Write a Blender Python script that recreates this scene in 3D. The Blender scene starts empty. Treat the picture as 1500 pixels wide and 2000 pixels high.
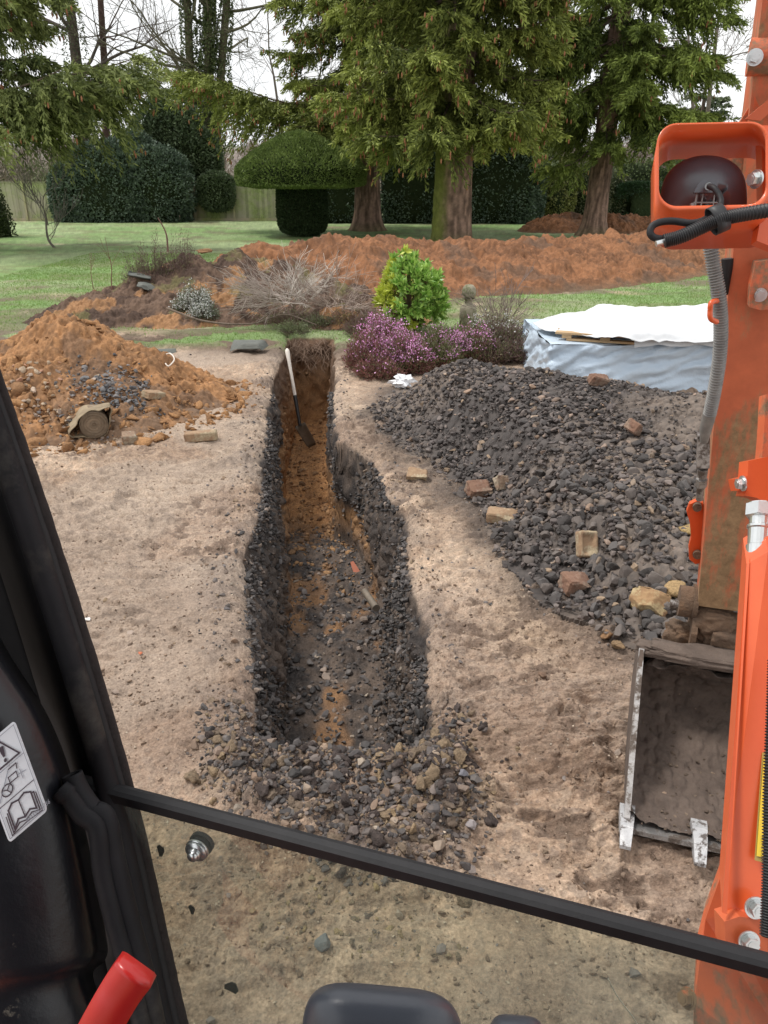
import bpy, bmesh, math, random
import numpy as np
from mathutils import Vector, Matrix
R = math.radians
rng = np.random.default_rng(7)
random.seed(7)
S = bpy.context.scene
COL = S.collection
# ---------------------------------------------------------------- camera, sky, sun, exposure
CAM_H = 2.1
TH = R(23.3)
FP = 1510.0          # focal length in photo pixels (photo 1500 x 2000)
cd = bpy.data.cameras.new('camera'); cam = bpy.data.objects.new('camera', cd); COL.objects.link(cam)
cam.location = (0, 0, CAM_H); cam.rotation_euler = (R(90) - TH, 0, 0)
cd.sensor_fit = 'VERTICAL'; cd.sensor_height = 24.0; cd.lens = 24.0 * FP / 2000.0
cd.clip_start = 0.02; cd.clip_end = 2000
S.camera = cam
SUN_EL, SUN_ROT = R(62), R(285)
w = bpy.data.worlds.new("World"); S.world = w; w.use_nodes = True
nt = w.node_tree; bg = nt.nodes['Background']
sky = nt.nodes.new('ShaderNodeTexSky'); sky.sky_type = 'NISHITA'; sky.sun_disc = False
sky.sun_elevation = SUN_EL; sky.sun_rotation = SUN_ROT; sky.dust_density = 4; sky.air_density = 1.0
hs = nt.nodes.new('ShaderNodeHueSaturation'); hs.inputs['Saturation'].default_value = 0.25
nt.links.new(sky.outputs[0], hs.inputs['Color'])
cl = nt.nodes.new('ShaderNodeTexNoise'); cl.inputs['Scale'].default_value = 2.2; cl.inputs['Detail'].default_value = 4
tc = nt.nodes.new('ShaderNodeTexCoord'); nt.links.new(tc.outputs['Generated'], cl.inputs['Vector'])
cr = nt.nodes.new('ShaderNodeValToRGB')
cr.color_ramp.elements[0].position = .3; cr.color_ramp.elements[0].color = (8.7, 8.9, 9.1, 1)
cr.color_ramp.elements[1].position = .75; cr.color_ramp.elements[1].color = (11.2, 11.2, 11.1, 1)
nt.links.new(cl.outputs[0], cr.inputs[0])
mx = nt.nodes.new('ShaderNodeMix'); mx.data_type = 'RGBA'; mx.inputs[0].default_value = 0.86
nt.links.new(hs.outputs[0], mx.inputs[6]); nt.links.new(cr.outputs[0], mx.inputs[7])
nt.links.new(mx.outputs[2], bg.inputs['Color']); bg.inputs['Strength'].default_value = 0.092
sl = bpy.data.lights.new('sun', 'SUN'); sl.energy = 1.7; sl.angle = R(11); sl.color = (1, .96, .9)
so = bpy.data.objects.new('sun', sl); COL.objects.link(so)
so.rotation_euler = (R(90) - SUN_EL, 0, -(SUN_ROT - R(180)))
S.view_settings.view_transform = 'Standard'; S.view_settings.look = 'None'
S.view_settings.exposure = 0.52; S.view_settings.gamma = 1
S.render.engine = 'CYCLES'

CT, ST = math.cos(TH), math.sin(TH)
def W(u, v, zc):
    """photo pixel + distance along the view axis -> world point (for measuring)"""
    a = (u - 750) / FP * zc; b = (v - 1000) / FP * zc
    return np.array([a, zc * CT - b * ST, CAM_H - zc * ST - b * CT])
def Gd(u, v, z=0.0):
    a = u - 750; b = v - 1000
    y = FP * CT - b * ST; d = -FP * ST - b * CT
    s = (z - CAM_H) / d
    return a * s, y * s
# ---------------------------------------------------------------- noise
def _hi(ix, iy, iz, seed):
    with np.errstate(over='ignore'):
        n = ix.astype(np.uint32) * np.uint32(374761393) + iy.astype(np.uint32) * np.uint32(668265263) + iz.astype(np.uint32) * np.uint32(2246822519) + np.uint32((seed * 974634777 + 12345) & 0xffffffff)
        n = (n ^ (n >> np.uint32(13))) * np.uint32(1274126177)
        n = (n ^ (n >> np.uint32(16))) * np.uint32(2246822519)
        return n ^ (n >> np.uint32(15))
def _h(ix, iy, iz, seed):
    return (_hi(ix, iy, iz, seed) >> np.uint32(8)).astype(np.float64) * (1 / 16777216.0)
def vn2(x, y, seed=0):
    ix = np.floor(x); iy = np.floor(y); fx = x - ix; fy = y - iy
    fx = fx * fx * (3 - 2 * fx); fy = fy * fy * (3 - 2 * fy)
    ix = ix.astype(np.int64); iy = iy.astype(np.int64); o = np.zeros_like(ix)
    a = _h(ix, iy, o, seed); b = _h(ix + 1, iy, o, seed); c = _h(ix, iy + 1, o, seed); d = _h(ix + 1, iy + 1, o, seed)
    return (a + (b - a) * fx) * (1 - fy) + (c + (d - c) * fx) * fy
def vn3(x, y, z, seed=0):
    ix = np.floor(x); iy = np.floor(y); iz = np.floor(z); fx = x - ix; fy = y - iy; fz = z - iz
    fx = fx * fx * (3 - 2 * fx); fy = fy * fy * (3 - 2 * fy); fz = fz * fz * (3 - 2 * fz)
    ix = ix.astype(np.int64); iy = iy.astype(np.int64); iz = iz.astype(np.int64) * 7919
    r = 0
    for k, wz in ((0, 1 - fz), (7919, fz)):
        a = _h(ix, iy, iz + k, seed); b = _h(ix + 1, iy, iz + k, seed); c = _h(ix, iy + 1, iz + k, seed); d = _h(ix + 1, iy + 1, iz + k, seed)
        r = r + ((a + (b - a) * fx) * (1 - fy) + (c + (d - c) * fx) * fy) * wz
    return r
def fb2(x, y, s=1.0, o=4, seed=0, g=.5):
    r = 0; a = 1.0; t = 0
    for i in range(o):
        r = r + a * vn2(x * s + 17.3 * i, y * s - 9.1 * i, seed + i); t += a; a *= g; s *= 2.03
    return r / t
def fb3(x, y, z, s=1.0, o=3, seed=0, g=.5):
    r = 0; a = 1.0; t = 0
    for i in range(o):
        r = r + a * vn3(x * s + 17.3 * i, y * s - 9.1 * i, z * s + 3.3 * i, seed + i); t += a; a *= g; s *= 2.03
    return r / t
def lumps(x, y, cell, seed=0, dens=.8):
    """rounded clods: height 0..~0.5 of a cell, and an id value"""
    X = x / cell; Y = y / cell; ix = np.floor(X).astype(np.int64); iy = np.floor(Y).astype(np.int64)
    best = np.zeros_like(X); idv = np.zeros_like(X); o = np.zeros_like(ix)
    for dx in (-1, 0, 1):
        for dy in (-1, 0, 1):
            cx = ix + dx; cy = iy + dy
            hb = _hi(cx, cy, o, seed); U = np.uint32(255)
            px = cx + .15 + (.7 / 255) * (hb & U); py = cy + .15 + (.7 / 255) * ((hb >> np.uint32(8)) & U)
            rr = .25 + (.55 / 255) * ((hb >> np.uint32(16)) & U); rr = np.where(((hb >> np.uint32(3)) & U) < dens * 255, rr, 0)
            q = rr * rr - (X - px) ** 2 - (Y - py) ** 2
            hh = np.sqrt(np.maximum(q, 0))
            m = hh > best; best = np.where(m, hh, best); idv = np.where(m, (hb >> np.uint32(24)) / 255.0, idv)
    return best * cell, idv
def ss(a, b, x):
    t = np.clip((x - a) / (b - a), 0, 1); return t * t * (3 - 2 * t)
def lerp(a, b, t):
    t = np.asarray(t)[..., None]; return np.asarray(a) * (1 - t) + np.asarray(b) * t
def polydist(x, y, poly):
    """signed distance, positive inside"""
    P = np.array(poly, float); d = np.full(x.shape, 1e9); ins = np.zeros(x.shape, bool)
    n = len(P)
    for i in range(n):
        a = P[i]; b = P[(i + 1) % n]; e = b - a
        t = np.clip(((x - a[0]) * e[0] + (y - a[1]) * e[1]) / (e @ e), 0, 1)
        d = np.minimum(d, np.hypot(x - a[0] - t * e[0], y - a[1] - t * e[1]))
        c = ((a[1] > y) != (b[1] > y)) & (x < (b[0] - a[0]) * (y - a[1]) / (b[1] - a[1] + 1e-12) + a[0])
        ins ^= c
    return np.where(ins, d, -d)
# ---------------------------------------------------------------- materials
def _n(nt, t, **k):
    n = nt.nodes.new(t)
    for a, b in k.items(): setattr(n, a, b)
    return n
def pmat(name, c1, c2=None, scale=8, rough=.8, bump=0, bscale=40, metal=0, attr=False, c3=None, s3=3, t3=(.55, .65),
         spec=.5, coat=0, dist=.01, sub=None, rough2=None, trans=0, thin=None, bvor=False, detail=6):
    m = bpy.data.materials.new(name); m.use_nodes = True; nt = m.node_tree; L = nt.links
    b = nt.nodes['Principled BSDF']; out = nt.nodes['Material Output']
    tc = _n(nt, 'ShaderNodeTexCoord'); co = tc.outputs['Object']
    b.inputs['Roughness'].default_value = rough; b.inputs['Metallic'].default_value = metal
    b.inputs['Specular IOR Level'].default_value = spec
    if coat: b.inputs['Coat Weight'].default_value = coat; b.inputs['Coat Roughness'].default_value = .08
    c2 = c2 or c1
    nz = _n(nt, 'ShaderNodeTexNoise'); nz.inputs['Scale'].default_value = scale; nz.inputs['Detail'].default_value = detail
    nz.inputs['Roughness'].default_value = .65; L.new(co, nz.inputs['Vector'])
    rp = _n(nt, 'ShaderNodeValToRGB'); rp.color_ramp.elements[0].position = .32; rp.color_ramp.elements[1].position = .68
    rp.color_ramp.elements[0].color = (*c1, 1); rp.color_ramp.elements[1].color = (*c2, 1)
    L.new(nz.outputs[0], rp.inputs[0]); colr = rp.outputs[0]
    if c3:
        n3 = _n(nt, 'ShaderNodeTexNoise'); n3.inputs['Scale'].default_value = s3; n3.inputs['Detail'].default_value = 8
        n3.inputs['Roughness'].default_value = .7; L.new(co, n3.inputs['Vector'])
        r3 = _n(nt, 'ShaderNodeValToRGB'); r3.color_ramp.elements[0].position = t3[0]; r3.color_ramp.elements[1].position = t3[1]
        L.new(n3.outputs[0], r3.inputs[0])
        mx = _n(nt, 'ShaderNodeMix', data_type='RGBA'); L.new(r3.outputs[0], mx.inputs[0]); L.new(colr, mx.inputs[6])
        fn = _n(nt, 'ShaderNodeTexNoise'); fn.inputs['Scale'].default_value = s3 * 7; fn.inputs['Detail'].default_value = 8; fn.inputs['Roughness'].default_value = .75; L.new(co, fn.inputs['Vector'])
        fr_ = _n(nt, 'ShaderNodeValToRGB'); fr_.color_ramp.elements[0].position = .3; fr_.color_ramp.elements[1].position = .7
        fr_.color_ramp.elements[0].color = (c3[0] * .6, c3[1] * .58, c3[2] * .56, 1); fr_.color_ramp.elements[1].color = (c3[0] * 1.3, c3[1] * 1.32, c3[2] * 1.35, 1)
        L.new(fn.outputs[0], fr_.inputs[0]); L.new(fr_.outputs[0], mx.inputs[7]); colr = mx.outputs[2]
        if rough2 is not None:
            mr = _n(nt, 'ShaderNodeMix', data_type='FLOAT'); L.new(r3.outputs[0], mr.inputs[0]); mr.inputs[2].default_value = rough
            mr.inputs[3].default_value = rough2; L.new(mr.outputs[0], b.inputs['Roughness'])
    if attr:
        at = _n(nt, 'ShaderNodeAttribute', attribute_name='Col')
        mx = _n(nt, 'ShaderNodeMix', data_type='RGBA', blend_type='MULTIPLY'); mx.inputs[0].default_value = 1
        L.new(colr, mx.inputs[6]); L.new(at.outputs[0], mx.inputs[7]); colr = mx.outputs[2]
    L.new(colr, b.inputs['Base Color'])
    if bump:
        if bvor:
            bn = _n(nt, 'ShaderNodeTexVoronoi'); bn.inputs['Scale'].default_value = bscale; L.new(co, bn.inputs['Vector'])
            bo = bn.outputs['Distance']
        else:
            bn = _n(nt, 'ShaderNodeTexNoise'); bn.inputs['Scale'].default_value = bscale; bn.inputs['Detail'].default_value = 5
            bn.inputs['Roughness'].default_value = .65
            L.new(co, bn.inputs['Vector']); bo = bn.outputs[0]
        bp = _n(nt, 'ShaderNodeBump'); bp.inputs['Strength'].default_value = bump; bp.inputs['Distance'].default_value = dist
        L.new(bo, bp.inputs['Height']); L.new(bp.outputs[0], b.inputs['Normal'])
    if trans:   # thin leaves let some light through
        td = _n(nt, 'ShaderNodeBsdfTranslucent'); L.new(colr, td.inputs[0])
        ms = _n(nt, 'ShaderNodeMixShader'); ms.inputs[0].default_value = trans
        L.new(b.outputs[0], ms.inputs[1]); L.new(td.outputs[0], ms.inputs[2]); L.new(ms.outputs[0], out.inputs[0])
    return m
# ---------------------------------------------------------------- meshes
class MB:
    def __init__(s): s.V = []; s.F3 = []; s.F4 = []; s.C = []; s.n = 0; s.NG = []
    def add(s, V, F, col=(1, 1, 1)):
        V = np.asarray(V, float).reshape(-1, 3); F = np.asarray(F, int)
        if len(V) == 0: return
        (s.F3 if F.shape[1] == 3 else s.F4).append(F + s.n)
        c = np.asarray(col, float)
        s.C.append(np.broadcast_to(c, (len(V), 3)) if c.ndim == 1 else c)
        s.V.append(V); s.n += len(V)
    def build(s, name, mat, parent=None, smooth=False):
        V = np.concatenate(s.V); C = np.concatenate(s.C)
        me = bpy.data.meshes.new(name)
        f3 = np.concatenate(s.F3) if s.F3 else np.zeros((0, 3), int); f4 = np.concatenate(s.F4) if s.F4 else np.zeros((0, 4), int)
        me.vertices.add(len(V)); me.vertices.foreach_set('co', V.astype(np.float32).ravel())
        nl = f3.size + f4.size; me.loops.add(nl); me.loops.foreach_set('vertex_index', np.concatenate([f3.ravel(), f4.ravel()]).astype(np.int32))
        npoly = len(f3) + len(f4); me.polygons.add(npoly)
        st = np.concatenate([np.arange(len(f3)) * 3, f3.size + np.arange(len(f4)) * 4]).astype(np.int32)
        me.polygons.foreach_set('loop_start', st)
        me.update(calc_edges=True)
        at = me.color_attributes.new('Col', 'FLOAT_COLOR', 'POINT')
        at.data.foreach_set('color', np.concatenate([C, np.ones((len(C), 1))], 1).astype(np.float32).ravel())
        me.polygons.foreach_set('use_smooth', np.full(npoly, smooth))
        me.materials.append(mat)
        o = bpy.data.objects.new(name, me); COL.objects.link(o)
        if parent is not None: setp(o, parent)
        return o
def setp(o, p):
    bpy.context.view_layer.update() if False else None
    o.parent = p
    o.location = Vector(o.location) - ptotal(p)
def ptotal(p):
    v = Vector((0, 0, 0))
    while p is not None: v = v + Vector(p.location); p = p.parent
    return v
def tag(o, label=None, cat=None, group=None, kind=None):
    if label: o['label'] = label
    if cat: o['category'] = cat
    if group: o['group'] = group
    if kind: o['kind'] = kind
    return o
def thing(name, label, cat, loc, group=None):
    o = bpy.data.objects.new(name, None); o.location = loc; o.empty_display_size = .1; COL.objects.link(o)
    return tag(o, label, cat, group)
def grid_faces(nr, nc):
    i = np.arange(nr - 1)[:, None] * nc + np.arange(nc - 1)[None, :]; i = i.ravel()
    return np.stack([i, i + 1, i + 1 + nc, i + nc], 1)
def tube(mb, P, rad, k=8, col=(1, 1, 1), caps=True, rib=0):
    P = np.asarray(P, float); n = len(P); rad = np.broadcast_to(np.asarray(rad, float), (n,))
    T = np.gradient(P, axis=0); T /= np.linalg.norm(T, axis=1)[:, None] + 1e-12
    up = np.array([0, 0, 1.]) if abs(T[0][2]) < .9 else np.array([1., 0, 0])
    N = np.cross(T, up); bad = np.linalg.norm(N, axis=1) < 1e-3; N[bad] = np.cross(T[bad], [0, 1, .1]); N /= np.linalg.norm(N, axis=1)[:, None]
    for i in range(1, n):
        if N[i] @ N[i - 1] < 0: N[i] = -N[i]
    B = np.cross(T, N); a = np.linspace(0, 2 * math.pi, k, endpoint=False)
    V = P[:, None, :] + rad[:, None, None] * (np.cos(a)[None, :, None] * N[:, None, :] + np.sin(a)[None, :, None] * B[:, None, :])
    V = V.reshape(-1, 3)
    i = np.arange(n - 1)[:, None] * k; j = np.arange(k)[None, :]; j2 = (j + 1) % k
    F = np.stack([(i + j).ravel(), (i + j2).ravel(), (i + k + j2).ravel(), (i + k + j).ravel()], 1)
    mb.add(V, F, col)
    if caps:
        for e, base in ((0, 0), (n - 1, (n - 1) * k)):
            VV = np.concatenate([V[base:base + k], P[e:e + 1]]); jj = np.arange(k)
            FF = np.stack([jj, np.full(k, k), (jj + 1) % k], 1) if e == 0 else np.stack([jj, (jj + 1) % k, np.full(k, k)], 1)
            mb.add(VV, FF, col)
def smoothpath(P, n=40):
    P = np.asarray(P, float); m = len(P)
    if m < 3:
        t = np.linspace(0, 1, n)[:, None]; return P[0] * (1 - t) + P[-1] * t
    Q = np.concatenate([[2 * P[0] - P[1]], P, [2 * P[-1] - P[-2]]])
    out = []
    ts = np.linspace(0, m - 1 - 1e-9, n)
    for t in ts:
        i = int(t); f = t - i; a, b, c, d = Q[i:i + 4]
        out.append(.5 * ((2 * b) + (-a + c) * f + (2 * a - 5 * b + 4 * c - d) * f * f + (-a + 3 * b - 3 * c + d) * f ** 3))
    return np.array(out)
def bm_obj(bm, name, mat, parent=None, smooth=False, bevel=0, seg=2, col=None, autosm=True):
    if bevel:
        bmesh.ops.bevel(bm, geom=[e for e in bm.edges if len(e.link_faces) == 2 and e.calc_face_angle(0) > .5], offset=bevel, segments=seg, affect='EDGES', profile=.5, clamp_overlap=True)
    bmesh.ops.recalc_face_normals(bm, faces=bm.faces)
    me = bpy.data.meshes.new(name); bm.to_mesh(me); bm.free()
    at = me.color_attributes.new('Col', 'FLOAT_COLOR', 'POINT')
    c = col or (1, 1, 1)
    at.data.foreach_set('color', np.tile([*c, 1.0], len(me.vertices)).astype(np.float32))
    if smooth: me.polygons.foreach_set('use_smooth', np.ones(len(me.polygons), bool))
    me.materials.append(mat)
    o = bpy.data.objects.new(name, me); COL.objects.link(o)
    if parent is not None: setp(o, parent)
    return o
def bm_prism(bm, front, off):
    """front: list of 3D points, off: vector"""
    off = Vector(off); a = [bm.verts.new(Vector(p)) for p in front]; b = [bm.verts.new(Vector(p) + off) for p in front]
    bm.faces.new(a); bm.faces.new(list(reversed(b))); n = len(a)
    for i in range(n): bm.faces.new((a[i], b[i], b[(i + 1) % n], a[(i + 1) % n]))
    return bm
def prism(name, front, off, mat, parent=None, bevel=.003, seg=2, smooth=False):
    bm = bmesh.new(); bm_prism(bm, front, off)
    return bm_obj(bm, name, mat, parent, smooth, bevel, seg)
def bm_cyl(bm, a, b, r, k=20, r2=None):
    a = Vector(a); b = Vector(b); r2 = r if r2 is None else r2; d = (b - a).normalized()
    u = d.orthogonal().normalized(); v = d.cross(u)
    A = [bm.verts.new(a + r * (math.cos(t) * u + math.sin(t) * v)) for t in [2 * math.pi * i / k for i in range(k)]]
    B = [bm.verts.new(b + r2 * (math.cos(t) * u + math.sin(t) * v)) for t in [2 * math.pi * i / k for i in range(k)]]
    bm.faces.new(list(reversed(A))); bm.faces.new(B)
    for i in range(k): bm.faces.new((A[i], A[(i + 1) % k], B[(i + 1) % k], B[i]))
def cyl(name, a, b, r, mat, parent=None, k=20, bevel=.0015, r2=None, smooth=False):
    bm = bmesh.new(); bm_cyl(bm, a, b, r, k, r2); return bm_obj(bm, name, mat, parent, smooth, bevel)
def bolt(p, d, r, mat, parent, washer=True):
    """hexagon bolt head on a washer, standing off a face at p along d"""
    p = Vector(p); d = Vector(d).normalized(); bm = bmesh.new()
    if washer: bm_cyl(bm, p, p + d * r * .25, r * 1.45, 24)
    bm_cyl(bm, p + d * r * .26, p + d * r * .42, r * 1.15, 24)
    bm_cyl(bm, p + d * r * .43, p + d * r * 1.25, r, 6)
    bm_cyl(bm, p + d * r * 1.2, p + d * r * 1.32, r * .62, 16)
    return bm_obj(bm, 'bolt', mat, parent, False, r * .07)
def ico(sub):
    bm = bmesh.new(); bmesh.ops.create_icosphere(bm, subdivisions=sub, radius=1)
    V = np.array([v.co[:] for v in bm.verts]); F = np.array([[v.index for v in f.verts] for f in bm.faces]); bm.free(); return V, F
ICO = {1: ico(1), 2: ico(2), 3: ico(3), 5: ico(5)}
def rock_proto(sub, seed, planes=9, rough=.05):
    r = np.random.default_rng(seed); V, F = ICO[sub]; V = V.copy()
    V = V * (1 + .12 * (fb3(V[:, 0], V[:, 1], V[:, 2], 1.5, 2, seed)[:, None] - .5))
    for _ in range(planes):
        n = r.normal(size=3); n /= np.linalg.norm(n); d = r.uniform(.42, .72); q = V @ n - d
        V = V - np.outer(np.maximum(q, 0), n)
    V = V * np.array([1, r.uniform(.7, 1), r.uniform(.5, .85)])
    V = V * (1 + rough * (fb3(V[:, 0] + seed, V[:, 1], V[:, 2], 4, 2, seed)[:, None] - .5))
    return V, F
def clod_proto(sub, seed):
    V, F = ICO[sub]; n = fb3(V[:, 0] + seed, V[:, 1], V[:, 2], 1.8, 4, seed, .6)
    r = np.random.default_rng(seed)
    n2 = fb3(V[:, 0] + seed, V[:, 1], V[:, 2], 5, 3, seed + 5, .7)
    V = rock_proto(sub, seed, 10)[0]
    return V * (.35 + .7 * n[:, None] + .8 * n2[:, None]) * np.array([1, r.uniform(.75, 1), r.uniform(.6, .85)]), F
ROCK1 = [rock_proto(2, i, 15) for i in range(14)]
ROCKL = [rock_proto(1, 50 + i, 9) for i in range(14)]
ROCK3 = [rock_proto(3, 80 + i, 15, .14) for i in range(16)]
CLOD = [clod_proto(2, 100 + i) for i in range(12)]
CLOD3 = [clod_proto(3, 120 + i) for i in range(8)]
def randrot(n, r):
    q = r.normal(size=(n, 4)); q /= np.linalg.norm(q, axis=1)[:, None]; a, b, c, d = q.T
    M = np.empty((n, 3, 3))
    M[:, 0, 0] = 1 - 2 * (c * c + d * d); M[:, 0, 1] = 2 * (b * c - a * d); M[:, 0, 2] = 2 * (b * d + a * c)
    M[:, 1, 0] = 2 * (b * c + a * d); M[:, 1, 1] = 1 - 2 * (b * b + d * d); M[:, 1, 2] = 2 * (c * d - a * b)
    M[:, 2, 0] = 2 * (b * d - a * c); M[:, 2, 1] = 2 * (c * d + a * b); M[:, 2, 2] = 1 - 2 * (b * b + c * c)
    return M
def scatter_rocks(mb, P, size, col, protos, r):
    P = np.asarray(P); n = len(P)
    if n == 0: return
    M = randrot(n, r); which = r.integers(0, len(protos), n); col = np.broadcast_to(col, (n, 3))
    for k, (V, F) in enumerate(protos):
        s = np.where(which == k)[0]
        if len(s) == 0: continue
        X = np.einsum('nij,vj->nvi', M[s], V) * size[s][:, None, None]
        X[:, :, 2] *= .8; X += P[s][:, None, :]
        FF = F[None] + (np.arange(len(s)) * len(V))[:, None, None]
        mb.add(X.reshape(-1, 3), FF.reshape(-1, 3), np.repeat(col[s], len(V), 0))
def leaves(mb, P, D, L, Wd, col, r, bend=.0, quad=True):
    """flat leaf-sized faces at P pointing along D"""
    P = np.asarray(P); n = len(P)
    if n == 0: return
    D = D / (np.linalg.norm(D, axis=1)[:, None] + 1e-9)
    q = r.normal(size=(n, 3)); Sd = np.cross(D, q); Sd /= np.linalg.norm(Sd, axis=1)[:, None] + 1e-9
    L = np.broadcast_to(L, (n,))[:, None]; Wd = np.broadcast_to(Wd, (n,))[:, None]
    if quad:
        V = np.stack([P, P + D * L * .45 + Sd * Wd, P + D * L, P + D * L * .45 - Sd * Wd], 1)
        F = np.arange(n * 4).reshape(n, 4)
        mb.add(V.reshape(-1, 3), F, np.repeat(np.broadcast_to(col, (n, 3)), 4, 0))
    else:
        V = np.stack([P + Sd * Wd, P - Sd * Wd, P + D * L], 1)
        mb.add(V.reshape(-1, 3), np.arange(n * 3).reshape(n, 3), np.repeat(np.broadcast_to(col, (n, 3)), 3, 0))

# ================================================================ GROUND
XLk = np.array([(2.2, -.44), (2.42, -.48), (2.67, -.54), (3.05, -.63), (3.52, -.73), (3.79, -.78), (4.39, -.85), (4.88, -.88), (5.36, -.91), (6.61, -1.07), (8.26, -1.23), (10.14, -1.31), (11.8, -1.45)])
XRk = np.array([(2.2, .13), (2.42, .17), (2.67, .21), (2.93, .2), (3.27, .21), (3.62, .18), (4.11, .14), (4.88, .14), (5.26, .02), (5.57, -.01), (5.93, -.08), (6.2, -.2), (6.55, -.42), (7.63, -.51), (10.14, -.66), (11.8, -.74)])
FLk = np.array([(2.6, -.46), (3.38, -.54), (4.5, -.64), (5.67, -.79), (7.66, -1.06), (8.4, -1.14), (10.4, -1.25), (11.8, -1.36)])
FRk = np.array([(2.6, .02), (3.5, .01), (4.2, .0), (5.24, -.07), (6.2, -.28), (7.43, -.56), (8.67, -.62), (10, -.70), (11.8, -.8)])
DPk = np.array([(2.4, .72), (4.5, .78), (5.9, .85), (6.9, 1.08), (8, 1.15), (11.8, 1.2)])
def ip(k, y): return np.interp(y, k[:, 0], k[:, 1])
YN, YF = 2.44, 11.45
def trench(x, y):
    jl = .07 * (fb2(y * 0 + 3, y, 3, 2, 31) - .5); jr = .08 * (fb2(y * 0 + 9, y, 3, 2, 37) - .5)
    xl = ip(XLk, y) + jl; xr = ip(XRk, y) + jr; fl = np.maximum(ip(FLk, y) + jl * .5, xl + .045); fr = np.minimum(ip(FRk, y) + jr * .5, xr - .05)
    a = np.clip((x - xl) / (fl - xl), 0, 1); b = np.clip((xr - x) / (xr - fr), 0, 1)
    b = b ** .75
    e = ss(YN, YN + .28, y) * (1 - ss(YF - .45, YF, y) ** .6)
    m = np.minimum(a, b)
    return m, e, ip(DPk, y), xl, xr
HEAP = [(-.05, 7.4), (.2, 8.2), (.9, 8.45), (2.0, 7.6), (3.2, 7.1), (4.8, 6.4), (4.8, 4.4), (2.6, 3.5), (1.9, 3.3), (1.35, 3.2), (1.0, 3.62), (.80, 4.11), (.74, 4.88), (.42, 5.93), (.1, 6.6)]
SPILL = [(-.66, 2.62), (-.72, 2.3), (-.46, 2.02), (-.09, 1.8), (.28, 1.86), (.42, 2.2), (.3, 2.6), (0, 2.5), (-.4, 2.5)]
def near_clods(x, y):
    sp = ss(-.06, .16, polydist(x, y, SPILL))
    el = np.exp(-((x - ip(XLk, y) + .10) / .16) ** 2) * ss(2.1, 2.6, y) * (1 - ss(10, 11, y))
    er = np.exp(-((x - ip(XRk, y) - .06) / .10) ** 2) * ss(2.1, 2.6, y) * (1 - ss(9, 10, y))
    return sp, el, er
def ground_z(x, y, detail=True):
    m, e, dp, xl, xr = trench(x, y)
    fl = fb2(x, y, .9, 3, 71)
    z = .05 * (fb2(x, y, .55, 3, 5) - .5) * ss(1, 3, y)
    outside = 1 - np.clip(m * e * 4, 0, 1)
    sp, el, er = near_clods(x, y)
    nearf = 1 - ss(9, 14, y)
    if detail:
        # churned, tracked surface
        rough = fb2(x, y, 7, 4, 11); tr = fb2(x * 1.0 + y * .25, y * 3.2, 5, 3, 15)
        lm, _ = lumps(x + .02 * fb2(x, y, 20, 2, 3), y, .045, 21, .45); lm2, _ = lumps(x, y + .03 * rough, .11, 25, .22)
        patch = ss(.42, .62, fb2(x, y, 1.3, 3, 19))
        ph = y / .105 + 1.2 * fb2(x, y, 1.5, 2, 23) + .5 * x; tm = (ss(-1.95, -1.8, x) * (1 - ss(-1.35, -1.2, x)) * ss(2.3, 2.9, y) * (1 - ss(6.2, 7, y)) + .8 * ss(.55, .65, x) * (1 - ss(.95, 1.05, x)) * ss(1.5, 2, y) * (1 - ss(3.0, 3.4, y))) * ss(.38, .55, fb2(x, y, 1.8, 3, 24))
        z = z + .020 * tm * (ss(.2, .5, np.abs((ph % 1) - .5) * 2) - .5)
        z = z + nearf * (.050 * (rough - .5) + .05 * (tr - .5) * patch + (.2 + .8 * patch) * (.42 * lm + .30 * lm2 * (rough > .5)) + .055 * (np.abs(2 * fb2(x * 1.2, y * 4, 3.2, 4, 17, .6) - 1) - .4) * ss(.35, .6, fb2(x, y, .9, 2, 18)) + .034 * (fb2(x, y, 26, 4, 20, .65) - .5) * ss(.3, .6, fb2(x, y, 1.7, 3, 22))) * outside
        lf, _ = lumps(x, y, .05, 41, .85); lf2, _ = lumps(x + 5, y, .10, 45, .6)
        z = z + sp * (.05 + .5 * lf + .35 * lf2) * outside + (el + er * .7) * (.018 + .35 * lf + .12 * lf2) * outside
        muddy = ss(9.5, 11, y) * (1 - ss(13, 15, y))
        z = z + muddy * .06 * (fb2(x, y, 3, 4, 55) - .5)
        z = z + ss(13, 20, y) * .05 * (fb2(x, y, 1.2, 3, 57) - .5)
        fz = .055 * (fb2(x, y, 9, 4, 61) - .5) + .5 * lf * ss(.35, .6, fl) + .10 * (fb2(x, y, 2.3, 2, 63) - .45)
    else:
        fz = 0
        z = z + sp * .06
    # trench floor: rubble, slightly dished
    if detail: z = z - (.02 + .09 * fb2(x, y, 6, 3, 65)) * np.exp(-np.abs(np.minimum(x - xl, xr - x)) / .045) * ss(YN - .1, YN + .2, y) * (1 - ss(YF, YF + .2, y))
    z = z * (1 - np.clip(m * e, 0, 1)) - dp * m * e + fz * np.clip(m * e * 8 - 7, 0, 1)
    return z
CS = {'sand1': (.60, .455, .34), 'sand2': (.40, .285, .205), 'mud': (.115, .082, .06), 'black': (.050, .045, .045),
      'clay': (.36, .205, .10), 'clay2': (.24, .135, .07), 'grass1': (.18, .28, .10), 'grass2': (.27, .34, .17), 'olive': (.17, .16, .075)}
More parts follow.
